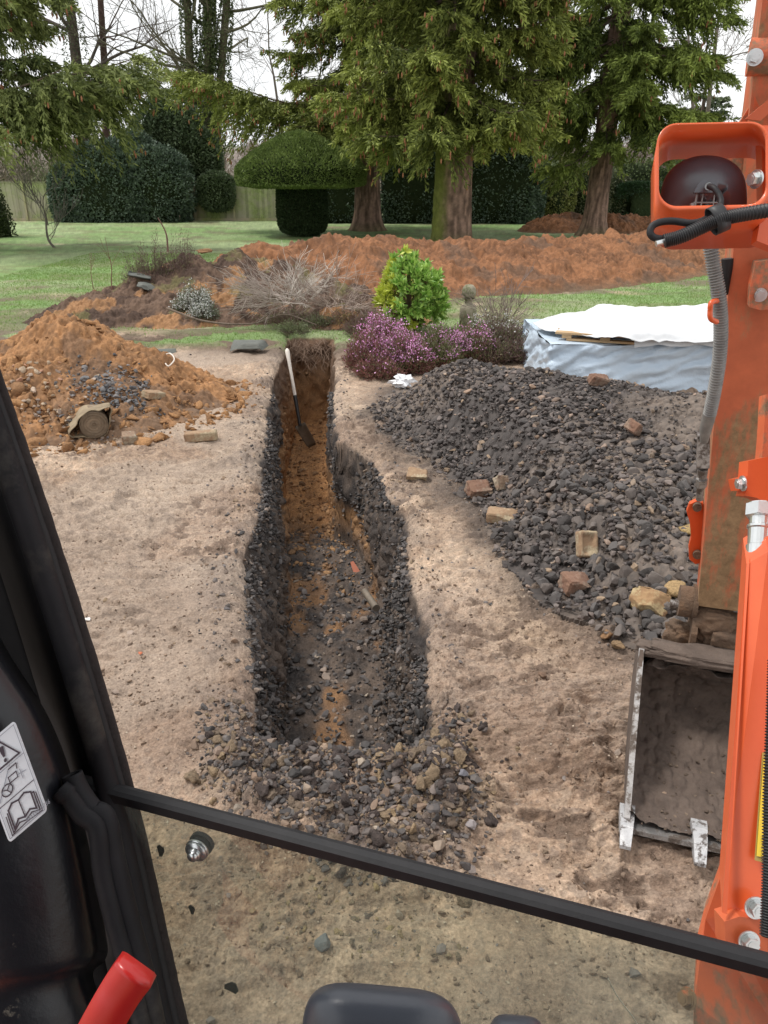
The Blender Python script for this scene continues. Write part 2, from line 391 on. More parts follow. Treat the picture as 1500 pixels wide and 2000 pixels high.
def ground_col(x, y, z):
    n1 = fb2(x, y, 1.1, 4, 201); n2 = fb2(x, y, 9, 4, 205); n3 = fb2(x, y, 40, 2, 209)
    c = lerp(CS['sand1'], CS['sand2'], ss(.3, .7, .55 * n1 + .45 * n2))
    c = c * (.78 + .44 * n3)[:, None]
    _, idv = lumps(x, y, .028, 215, .6); c = lerp(c, lerp((.5, .4, .3), (.2, .17, .15), idv), ss(.0, .1, idv) * .45)
    yel = ss(.55, .75, fb2(x + 9, y, .8, 3, 221)) * ss(-.3, .6, x); c = lerp(c, (.42, .29, .15), yel * .35)
    gp = ss(.5, .62, fb2(x * .8, y, .9, 3, 223)); c = lerp(c, (.35, .27, .22), gp * .45)
    fleck = ss(.50, .62, fb2(x, y * 1.5, 9, 4, 225, .65)) * ss(.40, .58, fb2(x, y, 1.3, 3, 19)); c = lerp(c, (.15, .105, .08), fleck * .75)
    dp_ = ss(.52, .64, fb2(x, y, 1.9, 4, 229)); c = lerp(c, (.27, .19, .14), dp_ * .45)
    sm = ss(.55, .62, fb2(x * .7, y, .8, 3, 227)) * (x < -.3); c = lerp(c, (.40, .33, .27), sm * .5)
    sp, el, er = near_clods(x, y)
    # dark stone dust beside heap and trench
    hd = ss(-.5, .1, polydist(x, y, HEAP) + .5 * (fb2(x, y, 3, 3, 231) - .5)); c = lerp(c, CS['black'], hd * .8); dmp = ss(.5, .68, fb2(x * .6, y, .7, 3, 233)) * ss(8, 6, y); c = lerp(c, c * [.74, .70, .68], dmp * .4)
    edge = np.clip(el * .8 + er * .7, 0, 1) * ss(.35, .6, fb2(x, y, 5, 3, 235)) * .6; c = lerp(c, (.17, .14, .125), edge)
    spc = sp * ss(.25, .5, fb2(x, y, 4, 3, 237)); c = lerp(c, (.10, .083, .078), spc * .8)
    spy = sp * ss(.56, .66, fb2(x + 4, y, 5, 3, 239)); c = lerp(c, (.36, .26, .15), spy * .8)
    # mud belt then lawn
    nb = fb2(x, y, .7, 4, 241)
    yy = y + 1.2 * (nb - .5) + .12 * np.abs(x + 3)
    mud = ss(9.3, 10.6, yy) * ss(.30, .55, fb2(x, y, 1.4, 3, 243) + .12); c = lerp(c, CS['mud'], mud * .85)
    worn = np.maximum(0, 1 - np.abs(y - 13.2 + .25 * x) / 2.2) * ss(.42, .6, fb2(x, y, .9, 4, 247))
    wr = np.exp(-((y - (15.0 + .32 * np.maximum(x - 1, 0) ** 1.25)) / 1.3) ** 2) * (x > -1)
    gm = ss(11.3, 12.9, yy) * (1 - np.clip(worn + wr * ss(.38, .52, fb2(x * .5, y * 2, 1.1, 3, 249)), 0, 1) * .85)
    gpatch = ss(.5, .6, fb2(x, y, 1.6, 3, 251)) * ss(10.2, 11, y) * (1 - ss(12, 13, y)); gm = np.maximum(gm, gpatch * .9)
    gm = gm * (1 - ss(.62, .72, fb2(x, y * 1.6, .55, 4, 253)) * .55)
    g1 = fb2(x, y * 1.5, .35, 4, 257)[:, None]
    gc = lerp(CS['grass1'], CS['grass2'], ss(.35, .65, g1[:, 0])) * (.7 + .6 * fb2(x, y, 7, 3, 259))[:, None]
    gc = lerp(gc, CS['olive'], ss(.56, .7, fb2(x, y * 2, .8, 4, 261)) * .5)
    c = lerp(c, gc, gm)
    # trench strata
    m, e, dp, xl, xr = trench(x, y); dep = -z
    inn = ss(-.01, .06, dep + .05 * (fb2(x, y, 12, 3, 275) - .5)) * np.maximum(ss(0, .05, m * e), ((x > xl - .05) & (x < xr + .05) & (y > 2.5) & (y < 11.4)) * ss(.03, .07, dep))
    s1 = fb2(x * 2 + z, y + z * 3, 5, 3, 271); s2 = fb2(x + z, y, 14, 3, 273)
    dk = lerp((.055, .048, .046), (.13, .10, .082), ss(.3, .75, s2))
    ck = lerp(CS['clay'], CS['clay2'], ss(.3, .7, s2 * .5 + s1 * .5))
    brn = lerp((.20, .12, .075), (.11, .07, .05), s2)
    farm = ss(8.2, 9.6, y)
    wallc = lerp(dk, ck, ss(.0, .12, dep - .52 - .25 * (s1 - .5)) * ss(4.6, 6.2, y))
    wallc = lerp(wallc, lerp(brn, ck, ss(.2, .75, dep + .3 * (s1 - .5))), farm)
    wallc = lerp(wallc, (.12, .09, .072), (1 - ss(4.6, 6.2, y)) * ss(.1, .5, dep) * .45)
    floorm = ss(.72, .95, m * e)
    ck2 = ck * [1.25, 1.18, 1.05]; fcl = ss(6.5, 7.3, y + 1.2 * (s1 - .5))
    pat = .7 * ss(.56, .72, fb2(x * 1.4, y * .8, 2.4, 3, 277)) * (1 - fcl)
    fc = lerp(lerp(dk, (.17, .13, .105), ss(.45, .7, s1) * .7), ck2, np.maximum(fcl, pat * .85))
    wallc = lerp(wallc, fc, floorm)
    c = lerp(c, wallc, inn)
    c = c * (.82 + .36 * fb2(x + z * 3, y + z * 5, 60, 2, 281))[:, None]
    return np.clip(c, .01, .9), gm * (1 - inn)
def build_ground():
    # rows: as fine as the eye can tell at that distance
    ys = [-6, -4, -2, -1, 0, .4, .8, 1.1]; y = 1.25
    while y < 420:
        ys.append(y); d = y * y / 1450.0
        d = min(max(d, .0042), 1e9)
        if 10.6 < y < 11.6: d = .012
        elif 2.4 < y < 2.8: d = min(d, .008)
        elif 4 < y < 8.6: d = min(d, .0125)
        elif 8.6 < y <= 10.6: d = min(d, .022)
        y += min(d, .04 * y)
    ys = np.array(ys); NR = len(ys); NC = 1120
    X = np.zeros((NR, NC))
    for i, y in enumerate(ys):
        hw = .53 * max(y, .3) + .35; ow = 1.3 * max(y, 2) + 6
        k = [(-ow, .02), (-hw - .02, .03), (-hw, 1.0), (hw, 1.0), (hw + .02, .03), (ow, .02)]
        px = np.linspace(-ow, ow, 6000); den = np.interp(px, [a for a, b in k], [b for a, b in k])
        if 1.6 < y < 11.9:
            fd = ss(1.6, 2.3, y) * (1 - ss(11.6, 11.9, y))
            xl, fl = ip(XLk, y), ip(FLk, y); xr, fr = ip(XRk, y), ip(FRk, y)
            den += fd * 6.0 * np.exp(-((px - (xl + fl) / 2) / (abs(fl - xl) / 2 + .05)) ** 4) + fd * 5.0 * np.exp(-((px - (xr + fr) / 2) / (abs(fr - xr) / 2 + .06)) ** 4)
            den += fd * .8 * ((px > xl - .2) & (px < xr + .2))
        cdf = np.cumsum(den); cdf /= cdf[-1]
        X[i] = np.interp(np.linspace(0, 1, NC), np.concatenate([[0], cdf]), np.concatenate([[-ow], px]))
    Y = np.repeat(ys[:, None], NC, 1); x = X.ravel(); yv = Y.ravel()
    z = np.empty_like(x)
    z[:] = ground_z(x, yv)
    c, gm = ground_col(x, yv, z)
    # push the trench faces in and out so they are not a clean cut
    m, e, dp, xl, xr = trench(x, yv); inw = np.clip(-z * 6, 0, 1) * (1 - ss(.8, 1, m * e))
    dx = .11 * (fb3(x, yv, z, 9, 3, 301, .65) - .5) + .12 * (fb3(x, yv, z, 2.4, 2, 305) - .5)
    lz, _ = lumps(yv, z, .06, 311, .8)
    sgn = np.where(x < (xl + xr) / 2, 1.0, -1.0)
    x2 = x + inw * (sgn * (.6 * lz) + dx); y2 = yv + inw * .05 * (fb3(x, yv, z, 7, 3, 307) - .5) - inw * .25 * (fb3(x, yv, z, 4, 3, 309) - .5) * ss(10.8, 11.0, yv)
    mb = MB(); mb.add(np.stack([x2, y2, z], 1), grid_faces(NR, NC), c)
    m = pmat('ground_soil', (.66, .65, .64), (1.28, 1.26, 1.24), 85, .88, .9, 110, attr=True, spec=.3, dist=.012)
    g = mb.build('ground', m, None, True); g['kind'] = 'structure'
    return g
build_ground()
# --- stones, pebbles and grass strewn on the ground (nobody could count them)
def samp(n, x0, x1, y0, y1, f, r):
    x = r.uniform(x0, x1, n * 6); y = r.uniform(y0, y1, n * 6); k = r.uniform(0, 1, n * 6) < f(x, y); return x[k][:n], y[k][:n]
STONEC = np.array([(.16, .145, .14), (.11, .10, .10), (.20, .175, .165), (.30, .24, .20), (.075, .07, .07), (.27, .20, .15), (.36, .30, .24)])
M_STONE = pmat('crushed_stone', (.75, .75, .75), (1.25, 1.2, 1.15), 30, .72, .5, 160, attr=True, spec=.4, dist=.003)
M_CLOD = pmat('soil_clod', (.7, .7, .7), (1.25, 1.2, 1.15), 60, .95, .9, 90, attr=True, spec=.12, dist=.014)
r = np.random.default_rng(11)
mb = MB()
def edgef(x, y):
    sp, el, er = near_clods(x, y); m, e, dp, xl, xr = trench(x, y)
    return np.clip(sp * .9 + el * .55 + er * .45, 0, 1) * (m * e < .02)
def spillcol(x, y, r, n):
    cx = np.exp(-((x + .15) / .32) ** 2 - ((y - 2.28) / .20) ** 2); dk = r.uniform(0, 1, n) < .38 + .60 * cx
    return np.where(dk[:, None], STONEC[r.choice(7, n, p=[.25, .3, .1, .02, .3, .02, .01])] * .9, STONEC[r.choice(7, n, p=[.2, .1, .2, .2, .05, .15, .1])] * [.95, .90, .87]) * r.uniform(.5, .95, (n, 1))
x, y = samp(2300, -1.8, .9, 2.2, 9, lambda x, y: edgef(x, y) * .8, r); sz = np.clip(r.lognormal(-4.6, .5, len(x)), .004, .028)
scatter_rocks(mb, np.stack([x, y, ground_z(x, y) + sz * .15], 1), sz, spillcol(x, y + 9, r, len(x)), ROCK1, r)
x, y = samp(3300, -.8, .5, 1.75, 2.75, edgef, r); sz = np.clip(r.lognormal(-4.75, .55, len(x)), .004, .030)
scatter_rocks(mb, np.stack([x, y, ground_z(x, y) + sz * .2], 1), sz, spillcol(x, y, r, len(x)), ROCK1, r)
x, y = samp(110, -.75, .5, 1.85, 2.7, edgef, r); sz = r.uniform(.016, .036, len(x)); scatter_rocks(mb, np.stack([x, y, ground_z(x, y) + sz * .3], 1), sz, spillcol(x, y, r, len(x)), ROCK3, r)
x, y = samp(1500, -.7, .35, 2.6, 7.0, lambda x, y: (lambda t: (t[0] * t[1] > .55) * .9)(trench(x, y)), r); sz = np.clip(r.lognormal(-4.1, .45, len(x)), .006, .045)
scatter_rocks(mb, np.stack([x, y, ground_z(x, y) + sz * .2], 1), sz, STONEC[r.choice(7, len(x), p=[.2, .28, .12, .12, .2, .05, .03])] * r.uniform(.6, 1.05, (len(x), 1)), ROCK1, r)
# embedded black stones in the trench faces
n = 14000; y = 2.5 + 5.9 * r.uniform(0, 1, n) ** 1.15; side = r.uniform(0, 1, n) < .45; t = r.uniform(-.05, .95, n)
xl, xr, fl, fr = ip(XLk, y), ip(XRk, y), ip(FLk, y), ip(FRk, y)
x = np.where(side, xl + (np.maximum(fl, xl + .045) - xl) * t, xr - (xr - np.minimum(fr, xr - .05)) * t)
z = ground_z(x, y, True); k = (z > np.where(y < 5, -.78, -.55)) & (z < .0) & ((z > -.30) | (y > 5.2) | (r.uniform(0, 1, n) < .45)); x, y, z = x[k], y[k], z[k]; sz = np.clip(r.lognormal(-4.15, .45, len(x)), .006, .036)
scatter_rocks(mb, np.stack([x + r.normal(0, .016, len(x)) + np.where(x < (ip(XLk, y) + ip(XRk, y)) / 2, .011, -.011), y, z], 1), sz, STONEC[r.choice(7, len(x), p=[.18, .32, .08, .07, .32, .02, .01])] * r.uniform(.38, .85, (len(x), 1)), ROCK1, r)
# sparse stones over the yard, thicker near the heap
def yard(x, y):
    m, e, *_ = trench(x, y); hd = polydist(x, y, HEAP); return (.10 + .9 * np.exp(-np.maximum(-hd, 0) / .22)) * (m * e < .02) * (hd < .15) * (.3 + .7 * ss(.45, .6, fb2(x, y, 2, 2, 333)))
x, y = samp(3000, -3.6, 3.2, 1.35, 10.5, yard, r); sz = np.clip(r.lognormal(-4.75, .5, len(x)), .003, .028)
near = polydist(x, y, HEAP) > -.4
cc = np.where(near[:, None], STONEC[r.choice(7, len(x), p=[.25, .3, .15, .08, .14, .05, .03])], STONEC[r.choice(7, len(x), p=[.12, .05, .2, .25, .03, .15, .2])])
scatter_rocks(mb, np.stack([x, y, ground_z(x, y) + sz * .2], 1), sz, cc * r.uniform(.8, 1.2, (len(x), 1)), ROCKL, r)
# grit
x, y = samp(16000, -3.4, 2.6, 1.3, 7.5, lambda x, y: (trench(x, y)[0] * trench(x, y)[1] < .02) * (.15 + .85 * ss(.4, .6, fb2(x, y, 1.5, 3, 335))) * np.clip(9 / (y * y), 0, 1), r)
sz = r.uniform(.0018, .0055, len(x)); V0, F0 = ICO[1]
leaves(mb, np.stack([x, y, ground_z(x, y) + sz * .3], 1), r.normal(size=(len(x), 3)) * [1, 1, .5], sz * 2.2, sz, lerp((.55, .46, .36), (.13, .11, .10), r.uniform(0, 1, len(x)) ** .7), r)
tag(mb.build('gravel', M_STONE, None), kind='stuff')
mb = MB()
def clf(x, y):
    sp, el, er = near_clods(x, y); m, e, dp, xl, xr = trench(x, y)
    return np.clip(sp * .8 + el * .3 + er * .45 + .05 * ss(.5, .65, fb2(x, y, 1.6, 3, 19)), 0, 1) * (m * e < .02)
x, y = samp(1300, -2.6, 1.6, 1.4, 8, clf, r); sz = np.clip(r.lognormal(-4.7, .5, len(x)), .004, .024)
scatter_rocks(mb, np.stack([x, y, ground_z(x, y) + sz * .1], 1), sz, lerp((.33, .25, .17), (.19, .14, .11), r.uniform(0, 1, len(x))), CLOD, r)
x, y = samp(1000, -.8, .55, 1.75, 2.75, clf, r); sz = np.clip(r.lognormal(-4.35, .6, len(x)), .004, .045)
scatter_rocks(mb, np.stack([x, y, ground_z(x, y) + sz * .1], 1), sz, np.where(r.uniform(0, 1, len(x))[:, None] < .25 + .6 * np.exp(-((x + .15) / .3) ** 2 - ((y - 2.25) / .2) ** 2)[:, None], (.085, .07, .066), lerp((.30, .225, .145), (.15, .12, .10), r.uniform(0, 1, len(x)))), CLOD3[:6], r)
x, y = samp(150, -.42, .28, 1.56, 1.88, lambda x, y: .4 * (fb2(x, y, 4, 2, 8) > .45), r); sz = np.clip(r.lognormal(-4.9, .5, len(x)), .003, .018)
scatter_rocks(mb, np.stack([x, y, ground_z(x, y) + sz * .1], 1), sz, lerp((.38, .29, .17), (.18, .15, .13), r.uniform(0, 1, len(x))), CLOD3[:6], r)
x, y = samp(11000, -3.4, 2.4, 1.3, 7.5, lambda x, y: (trench(x, y)[0] * trench(x, y)[1] < .02) * (.16 + .84 * ss(.46, .62, fb2(x, y * 1.4, 2.6, 3, 343))) * np.clip(10 / (y * y), 0, 1), r)
sz = np.clip(r.lognormal(-5.25, .6, len(x)), .0025, .015)
scatter_rocks(mb, np.stack([x, y, ground_z(x, y) + sz * .2], 1), sz, lerp((.36, .27, .205), (.17, .125, .098), r.uniform(0, 1, len(x)) ** 1.5), CLOD, r)
# clods on the clay faces and floor of the trench
n = 2600; y = r.uniform(5.2, 11.2, n); xl, xr, fl, fr = ip(XLk, y), ip(XRk, y), ip(FLk, y), ip(FRk, y); t = r.uniform(0, 1, n); x = xl + .03 + (xr - xl - .06) * np.where(r.uniform(0, 1, n) < .5, t, np.where(t < .5, t * .2, 1 - (1 - t) * .2)); z = ground_z(x, y); k = z < -.4; x, y, z = x[k], y[k], z[k]
sz = np.clip(r.lognormal(-4.3, .6, len(x)), .005, .05); scatter_rocks(mb, np.stack([x, y, z + sz * .2], 1), sz, lerp((.46, .28, .15), (.19, .12, .075), r.uniform(0, 1, len(x))), CLOD, r)
tag(mb.build('soil_crumbs', M_CLOD, None, True), kind='stuff')
# grass blades where the lawn is near enough to show them
x = r.uniform(-9, 9, 170000); y = r.uniform(10.2, 25, 170000); k = (np.abs(x) < .52 * y + .5)
x, y = x[k], y[k]; z = ground_z(x, y); _, g = ground_col(x, y, z); k = r.uniform(0, 1, len(x)) < g * .9; x, y, z = x[k], y[k], z[k]
D = np.stack([r.normal(0, .45, len(x)), r.normal(0, .45, len(x)), np.ones(len(x))], 1)
tuft = fb2(x, y, 1.8, 3, 341); mb = MB()
leaves(mb, np.stack([x, y, z - .005], 1), D, r.uniform(.02, .045, len(x)) * (.6 + tuft), .004 + .0002 * y, lerp((.14, .27, .05), (.30, .38, .14), r.uniform(0, 1, len(x))) * (.75 + .5 * tuft)[:, None], r, quad=False)
M_GRASS = pmat('grass_blade', (.9, .9, .9), (1.1, 1.1, 1.1), 3, .7, attr=True, trans=.25, spec=.3)
tag(mb.build('grass', M_GRASS, None), kind='stuff')

# ================================================================ HEAPS
M_DIRT = pmat('dug_soil', (.8, .8, .8), (1.2, 1.15, 1.1), 25, .93, .7, 60, attr=True, spec=.15, dist=.012)
def mound(name, label, cat, x0, x1, y0, y1, nx, ny, hf, cf, kind=None, mat=None, sag=-.12):
    xs = np.linspace(x0, x1, nx); ys = np.linspace(y0, y1, ny); X, Y = np.meshgrid(xs, ys); x = X.ravel(); y = Y.ravel()
    h = hf(x, y); z = ground_z(x, y, False) + h
    mb = MB(); mb.add(np.stack([x + .10 * np.clip(h, 0, 1) * (fb2(x, y, 4, 3, 401) - .5), y + .10 * np.clip(h, 0, 1) * (fb2(x, y, 4, 3, 403) - .5), z], 1), grid_faces(ny, nx), cf(x, y, h))
    o = mb.build(name, mat or M_DIRT, None, True); tag(o, label, cat, kind=kind); return o
def cones(L, k=.10, slope=None):
    def f(x, y):
        acc = 0
        for cx, cy, H, Rr in L:
            d = np.hypot(x - cx, y - cy) / Rr
            acc = acc + np.exp((H * (1 - d ** 1.25)) / k)
        return k * np.log(acc + np.exp(-.2 / k))
    return f
def rough_clay(x, y, h, s=1.0, seed=0):
    fine = .05 * s * (fb2(x, y, 16 / s, 3, 419 + seed, .65) - .5) * ss(-.05, .1, h)
    l1, _ = lumps(x + .05 * fb2(x, y, 6, 2, seed), y, .16 * s, 410 + seed, .75); l2, _ = lumps(x, y + .04 * fb2(x, y, 9, 2, seed), .07 * s, 412 + seed, .8)
    n = fb2(x, y, 3.2 / s, 5, 414 + seed, .62); rd = 1 - np.abs(2 * fb2(x, y, 2.2 / s, 4, 416 + seed, .6) - 1)
    m = ss(-.10, .12, h)
    return fine + m * (.30 * s * (n - .5) + .5 * l1 * (fb2(x, y, 1.5 / s, 2, 418) > .42) + .45 * l2 + .12 * s * (rd - .75))
def claycol(x, y, h, c1=(.34, .18, .09), c2=(.20, .11, .06), seed=0, s=1.0):
    n = fb2(x, y, 2.5 / s, 4, 420 + seed); n2 = fb2(x, y, 22 / s, 3, 424 + seed)
    c = lerp(c1, c2, ss(.32, .68, .5 * n + .5 * n2)); d = ss(.60, .70, fb2(x, y, 1.6 / s, 4, 426 + seed)); c = lerp(c, (.12, .085, .065), d * .6)
    return c * (.75 + .5 * fb2(x, y, 30 / s, 2, 428 + seed))[:, None]
# --- crushed stone heap
hb = cones([(.75, 7.0, .56, 1.15), (1.25, 6.5, .58, 1.3), (1.8, 6.0, .60, 1.5), (2.35, 5.5, .63, 1.5), (3.0, 5.3, .66, 1.6), (3.8, 5.2, .70, 1.8), (1.4, 5.6, .42, 1.5), (1.9, 4.8, .36, 1.3), (1.55, 4.3, .26, 1.1), (2.3, 4.2, .34, 1.3)], .08)
def heap_h(x, y, detail=True):
    d = polydist(x, y, HEAP) + .25 * (fb2(x, y, 2.5, 3, 431) - .5)
    h = np.maximum(hb(x, y), .02) * ss(-.02, .55, d)
    if detail:
        l1, _ = lumps(x, y, .065, 433, .9); h = h + (.7 * l1 + .05 * (fb2(x, y, 3, 4, 437) - .5)) * ss(-.03, .1, d)
    return np.where(d > -.08, h, -.06)
def heap_c(x, y, h):
    n = fb2(x, y, 1.3, 4, 439); c = lerp((.065, .056, .053), (.15, .12, .10), ss(.35, .7, n)); return c * (.7 + .6 * fb2(x, y, 40, 2, 441))[:, None]
r = np.random.default_rng(21)
n = 19000; x = r.uniform(-.2, 4.8, n * 2); y = r.uniform(3.1, 8.6, n * 2); d = polydist(x, y, HEAP) + .25 * (fb2(x, y, 2.5, 3, 431) - .5)
fines = ss(.48, .62, fb2(x, y, .9, 3, 443)) * ss(.4, .9, d)      # bands where dust fills the gaps
k = (r.uniform(0, 1, n * 2) < (.25 + .75 * ss(-.1, .15, d)) * (1 - .6 * fines)) & (d > -.1) & (x < .53 * y + .3) & (y < 7.9)
x, y, fines = x[k], y[k], fines[k]
sz = np.clip(r.lognormal(-3.84, .42, len(x)), .009, .052) * (1 - .4 * fines) * np.where(y < 5, 1.08, .95)
z = ground_z(x, y, False) + np.maximum(heap_h(x, y, False), 0) + sz * .35 + .02
cc = STONEC[r.choice(7, len(x), p=[.17, .32, .06, .02, .41, .01, .01])] * np.array([1.0, .93, .89]) * r.uniform(.5, 1.05, (len(x), 1))
P = np.stack([x, y, z], 1)
mb = MB()
xs = np.linspace(-.3, 4.9, 420); ys = np.linspace(3.0, 8.6, 460); X, Y = np.meshgrid(xs, ys); gx, gy = X.ravel(), Y.ravel(); hh = heap_h(gx, gy)
mb.add(np.stack([gx, gy, ground_z(gx, gy, False) + hh], 1), grid_faces(460, 420), heap_c(gx, gy, hh))
vis = sz / np.hypot(y, x); order = np.argsort(-vis); front = order[(hb(x[order], y[order]) > -1)][:240]; msk = np.ones(len(x), bool); msk[front] = False
scatter_rocks(mb, P[msk], sz[msk], cc[msk], ROCK1, r)
n2 = 500; kx = r.integers(0, len(x), n2); scatter_rocks(mb, P[kx] + [0, 0, .01], np.clip(r.lognormal(-4.1, .5, n2), .006, .04), lerp((.30, .22, .15), (.14, .11, .09), r.uniform(0, 1, n2)), CLOD, r)
tag(mb.build('crushed_stone_heap', M_STONE, None), 'long heap of dark grey crushed stone on the right of the trench', 'stone heap', kind='stuff')
rmesh = []
for V, F in ROCK3[:10]:
    for t in ((.062, .056, .054), (.10, .092, .09), (.14, .12, .11)):
        m_ = MB(); m_.add(V, F, t); o = m_.build('crushed_stone', M_STONE, None); rmesh.append(o.data); bpy.data.objects.remove(o)
for i in front:
    o = bpy.data.objects.new('crushed_stone', rmesh[r.integers(0, len(rmesh))]); COL.objects.link(o)
    o.location = P[i]; o.scale = (sz[i] * 1.05,) * 3; o.rotation_euler = r.uniform(0, 6.28, 3)
    tag(o, 'dark grey angular crushed stone on the surface of the stone heap', 'stone', 'larger crushed stones of the dark heap')
# --- clay mound on the left
cm = cones([(-3.42, 8.15, .80, 1.0), (-3.2, 8.1, .76, 1.0), (-2.75, 8.0, .52, 1.0), (-2.45, 8.0, .26, .7), (-4.1, 8.1, .52, 1.0), (-3.4, 7.4, .46, 1.1), (-2.75, 7.2, .32, .8), (-4.3, 7.3, .45, 1.1), (-2.1, 7.8, .06, .3)], .07)
def cmh(x, y): h = cm(x, y); return h + rough_clay(x, y, h, .62, 3)
def cmc(x, y, h):
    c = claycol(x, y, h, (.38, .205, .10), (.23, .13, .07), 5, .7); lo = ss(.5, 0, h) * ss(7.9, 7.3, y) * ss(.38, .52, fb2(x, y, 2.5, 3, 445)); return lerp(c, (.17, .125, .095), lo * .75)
mound('clay_spoil_mound', 'steep orange clay mound with rubble at its foot, left of the trench', 'soil heap', -5.6, -1.35, 6.0, 9.6, 430, 360, cmh, cmc)
def on_mound(x, y, hf): return ground_z(x, y, False) + np.maximum(hf(x, y), 0)
# lumps of clay rolled down its side
mb = MB(); n = 3000; x = r.uniform(-4.6, -1.3, n); y = r.uniform(6.05, 8.6, n); h = cm(x, y); k = (h > -.12) & (r.uniform(0, 1, n) < .35 + .65 * ss(.6, 0, h)); x, y = x[k], y[k]
sz = np.clip(r.lognormal(-3.7, .6, len(x)), .01, .12); z = on_mound(x, y, cm) + sz * .1
scatter_rocks(mb, np.stack([x, y, z], 1), sz, lerp((.42, .235, .115), (.25, .145, .08), r.uniform(0, 1, len(x)) ** 1.3), CLOD, r)
tag(mb.build('clay_lumps', M_CLOD, None, True), kind='stuff')
mb = MB()
def blob(cx, cy, sx, sy, n, smu, cols, protos=ROCK1, hf=cm, clip=.06):
    x = r.normal(cx, sx, n); y = r.normal(cy, sy, n); sz = np.clip(r.lognormal(smu, .4, n), .006, clip); z = on_mound(x, y, hf) + sz * .4 + .02
    scatter_rocks(mb, np.stack([x, y, z], 1), sz, np.array(cols)[r.integers(0, len(cols), n)] * r.uniform(.8, 1.15, (n, 1)), protos, r)
blob(-2.62, 7.25, .17, .20, 420, -3.9, [(.075, .075, .08), (.13, .13, .135), (.19, .18, .18)]); blob(-2.4, 6.98, .16, .12, 150, -4.0, [(.075, .075, .08), (.13, .13, .135)])
blob(-3.15, 7.0, .32, .22, 90, -3.5, [(.36, .28, .2), (.42, .33, .26), (.20, .15, .12), (.36, .2, .13)]); blob(-2.9, 6.55, .4, .16, 150, -4.1, [(.25, .19, .15), (.36, .28, .2), (.13, .12, .12)])
tag(mb.build('rubble', M_STONE, None), kind='stuff')
# --- topsoil heap and the long clay bank
tsc = cones([(-4.0, 13.5, .62, 1.2), (-3.35, 14.0, .88, 1.5), (-2.6, 14.4, .90, 1.5), (-4.7, 13.0, .35, 1.1), (-3.3, 13.1, .45, 1.1), (-1.8, 14.2, .72, 1.3), (-2.5, 13.3, .5, 1.1), (-.9, 13.6, .5, 1.3), (-.3, 12.8, .35, 1.1)], .08)
def tsh(x, y): h = tsc(x, y); return h + rough_clay(x, y, h, .75, 11)
def tscol(x, y, h):
    c = lerp((.155, .105, .078), (.085, .058, .046), ss(.35, .65, fb2(x, y, 4, 4, 451))); c = lerp(c, (.36, .20, .10), ss(.56, .66, fb2(x, y, 2.4, 4, 453)) * .8)
    return lerp(c, (.17, .17, .07), ss(.62, .7, fb2(x, y, 3, 3, 455)) * .5) * (.75 + .5 * fb2(x, y, 40, 2, 457))[:, None]
mound('topsoil_heap', 'brown heap of topsoil and turf topped with brush, behind the clay mound', 'soil heap', -6.4, .9, 11.6, 16.2, 560, 360, tsh, tscol)
bank = []
cp = smoothpath([(-2.3, 16.6), (-.9, 17.2), (.9, 17.9), (2.9, 18.7), (4.9, 20.2), (7.2, 22.3), (10.3, 25.4), (15, 31), (20, 38)], 46)
rb = np.random.default_rng(5)
for i, p in enumerate(cp):
    H = np.interp(i / 45, [0, .1, .25, .4, .6, .75, 1], [.72, .86, .74, .60, .66, .50, .45]) * rb.uniform(.75, 1.25)
    bank.append((p[0] + rb.normal(0, .12), p[1] + rb.normal(0, .2), H, 1.75 + .35 * H)); bank.append((p[0] + .25 + rb.normal(0, .2), p[1] - .9, H * .52, 1.3))
bkc = cones(bank, .09)
def bkh(x, y):
    h = bkc(x, y); return h + rough_clay(x, y, h, 1.15, 17) + ss(0, .2, h) * .16 * (fb2(x * 2, y * .5, 1.6, 3, 461) - .5)
def bkcol(x, y, h):
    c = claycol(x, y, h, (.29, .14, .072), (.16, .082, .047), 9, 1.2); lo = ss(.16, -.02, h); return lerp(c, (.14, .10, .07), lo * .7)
mound('clay_spoil_bank', 'long reddish clay bank running across the lawn in front of the trees', 'soil bank', -4.2, 22, 14.2, 40, 900, 620, bkh, bkcol)
fb_ = cones([(7.4 + .8 * i, 36 + .35 * math.sin(i * 1.7), .62 + .14 * math.sin(i * 2.3), 1.5) for i in range(12)], .09)
def fbh(x, y): h = fb_(x, y); return h + rough_clay(x, y, h, 1.3, 23)
mound('far_clay_mound', 'low far reddish clay mound beyond the lawn by the clipped hedge', 'soil heap', 5.6, 17.5, 34, 38, 300, 120, fbh, bkcol)

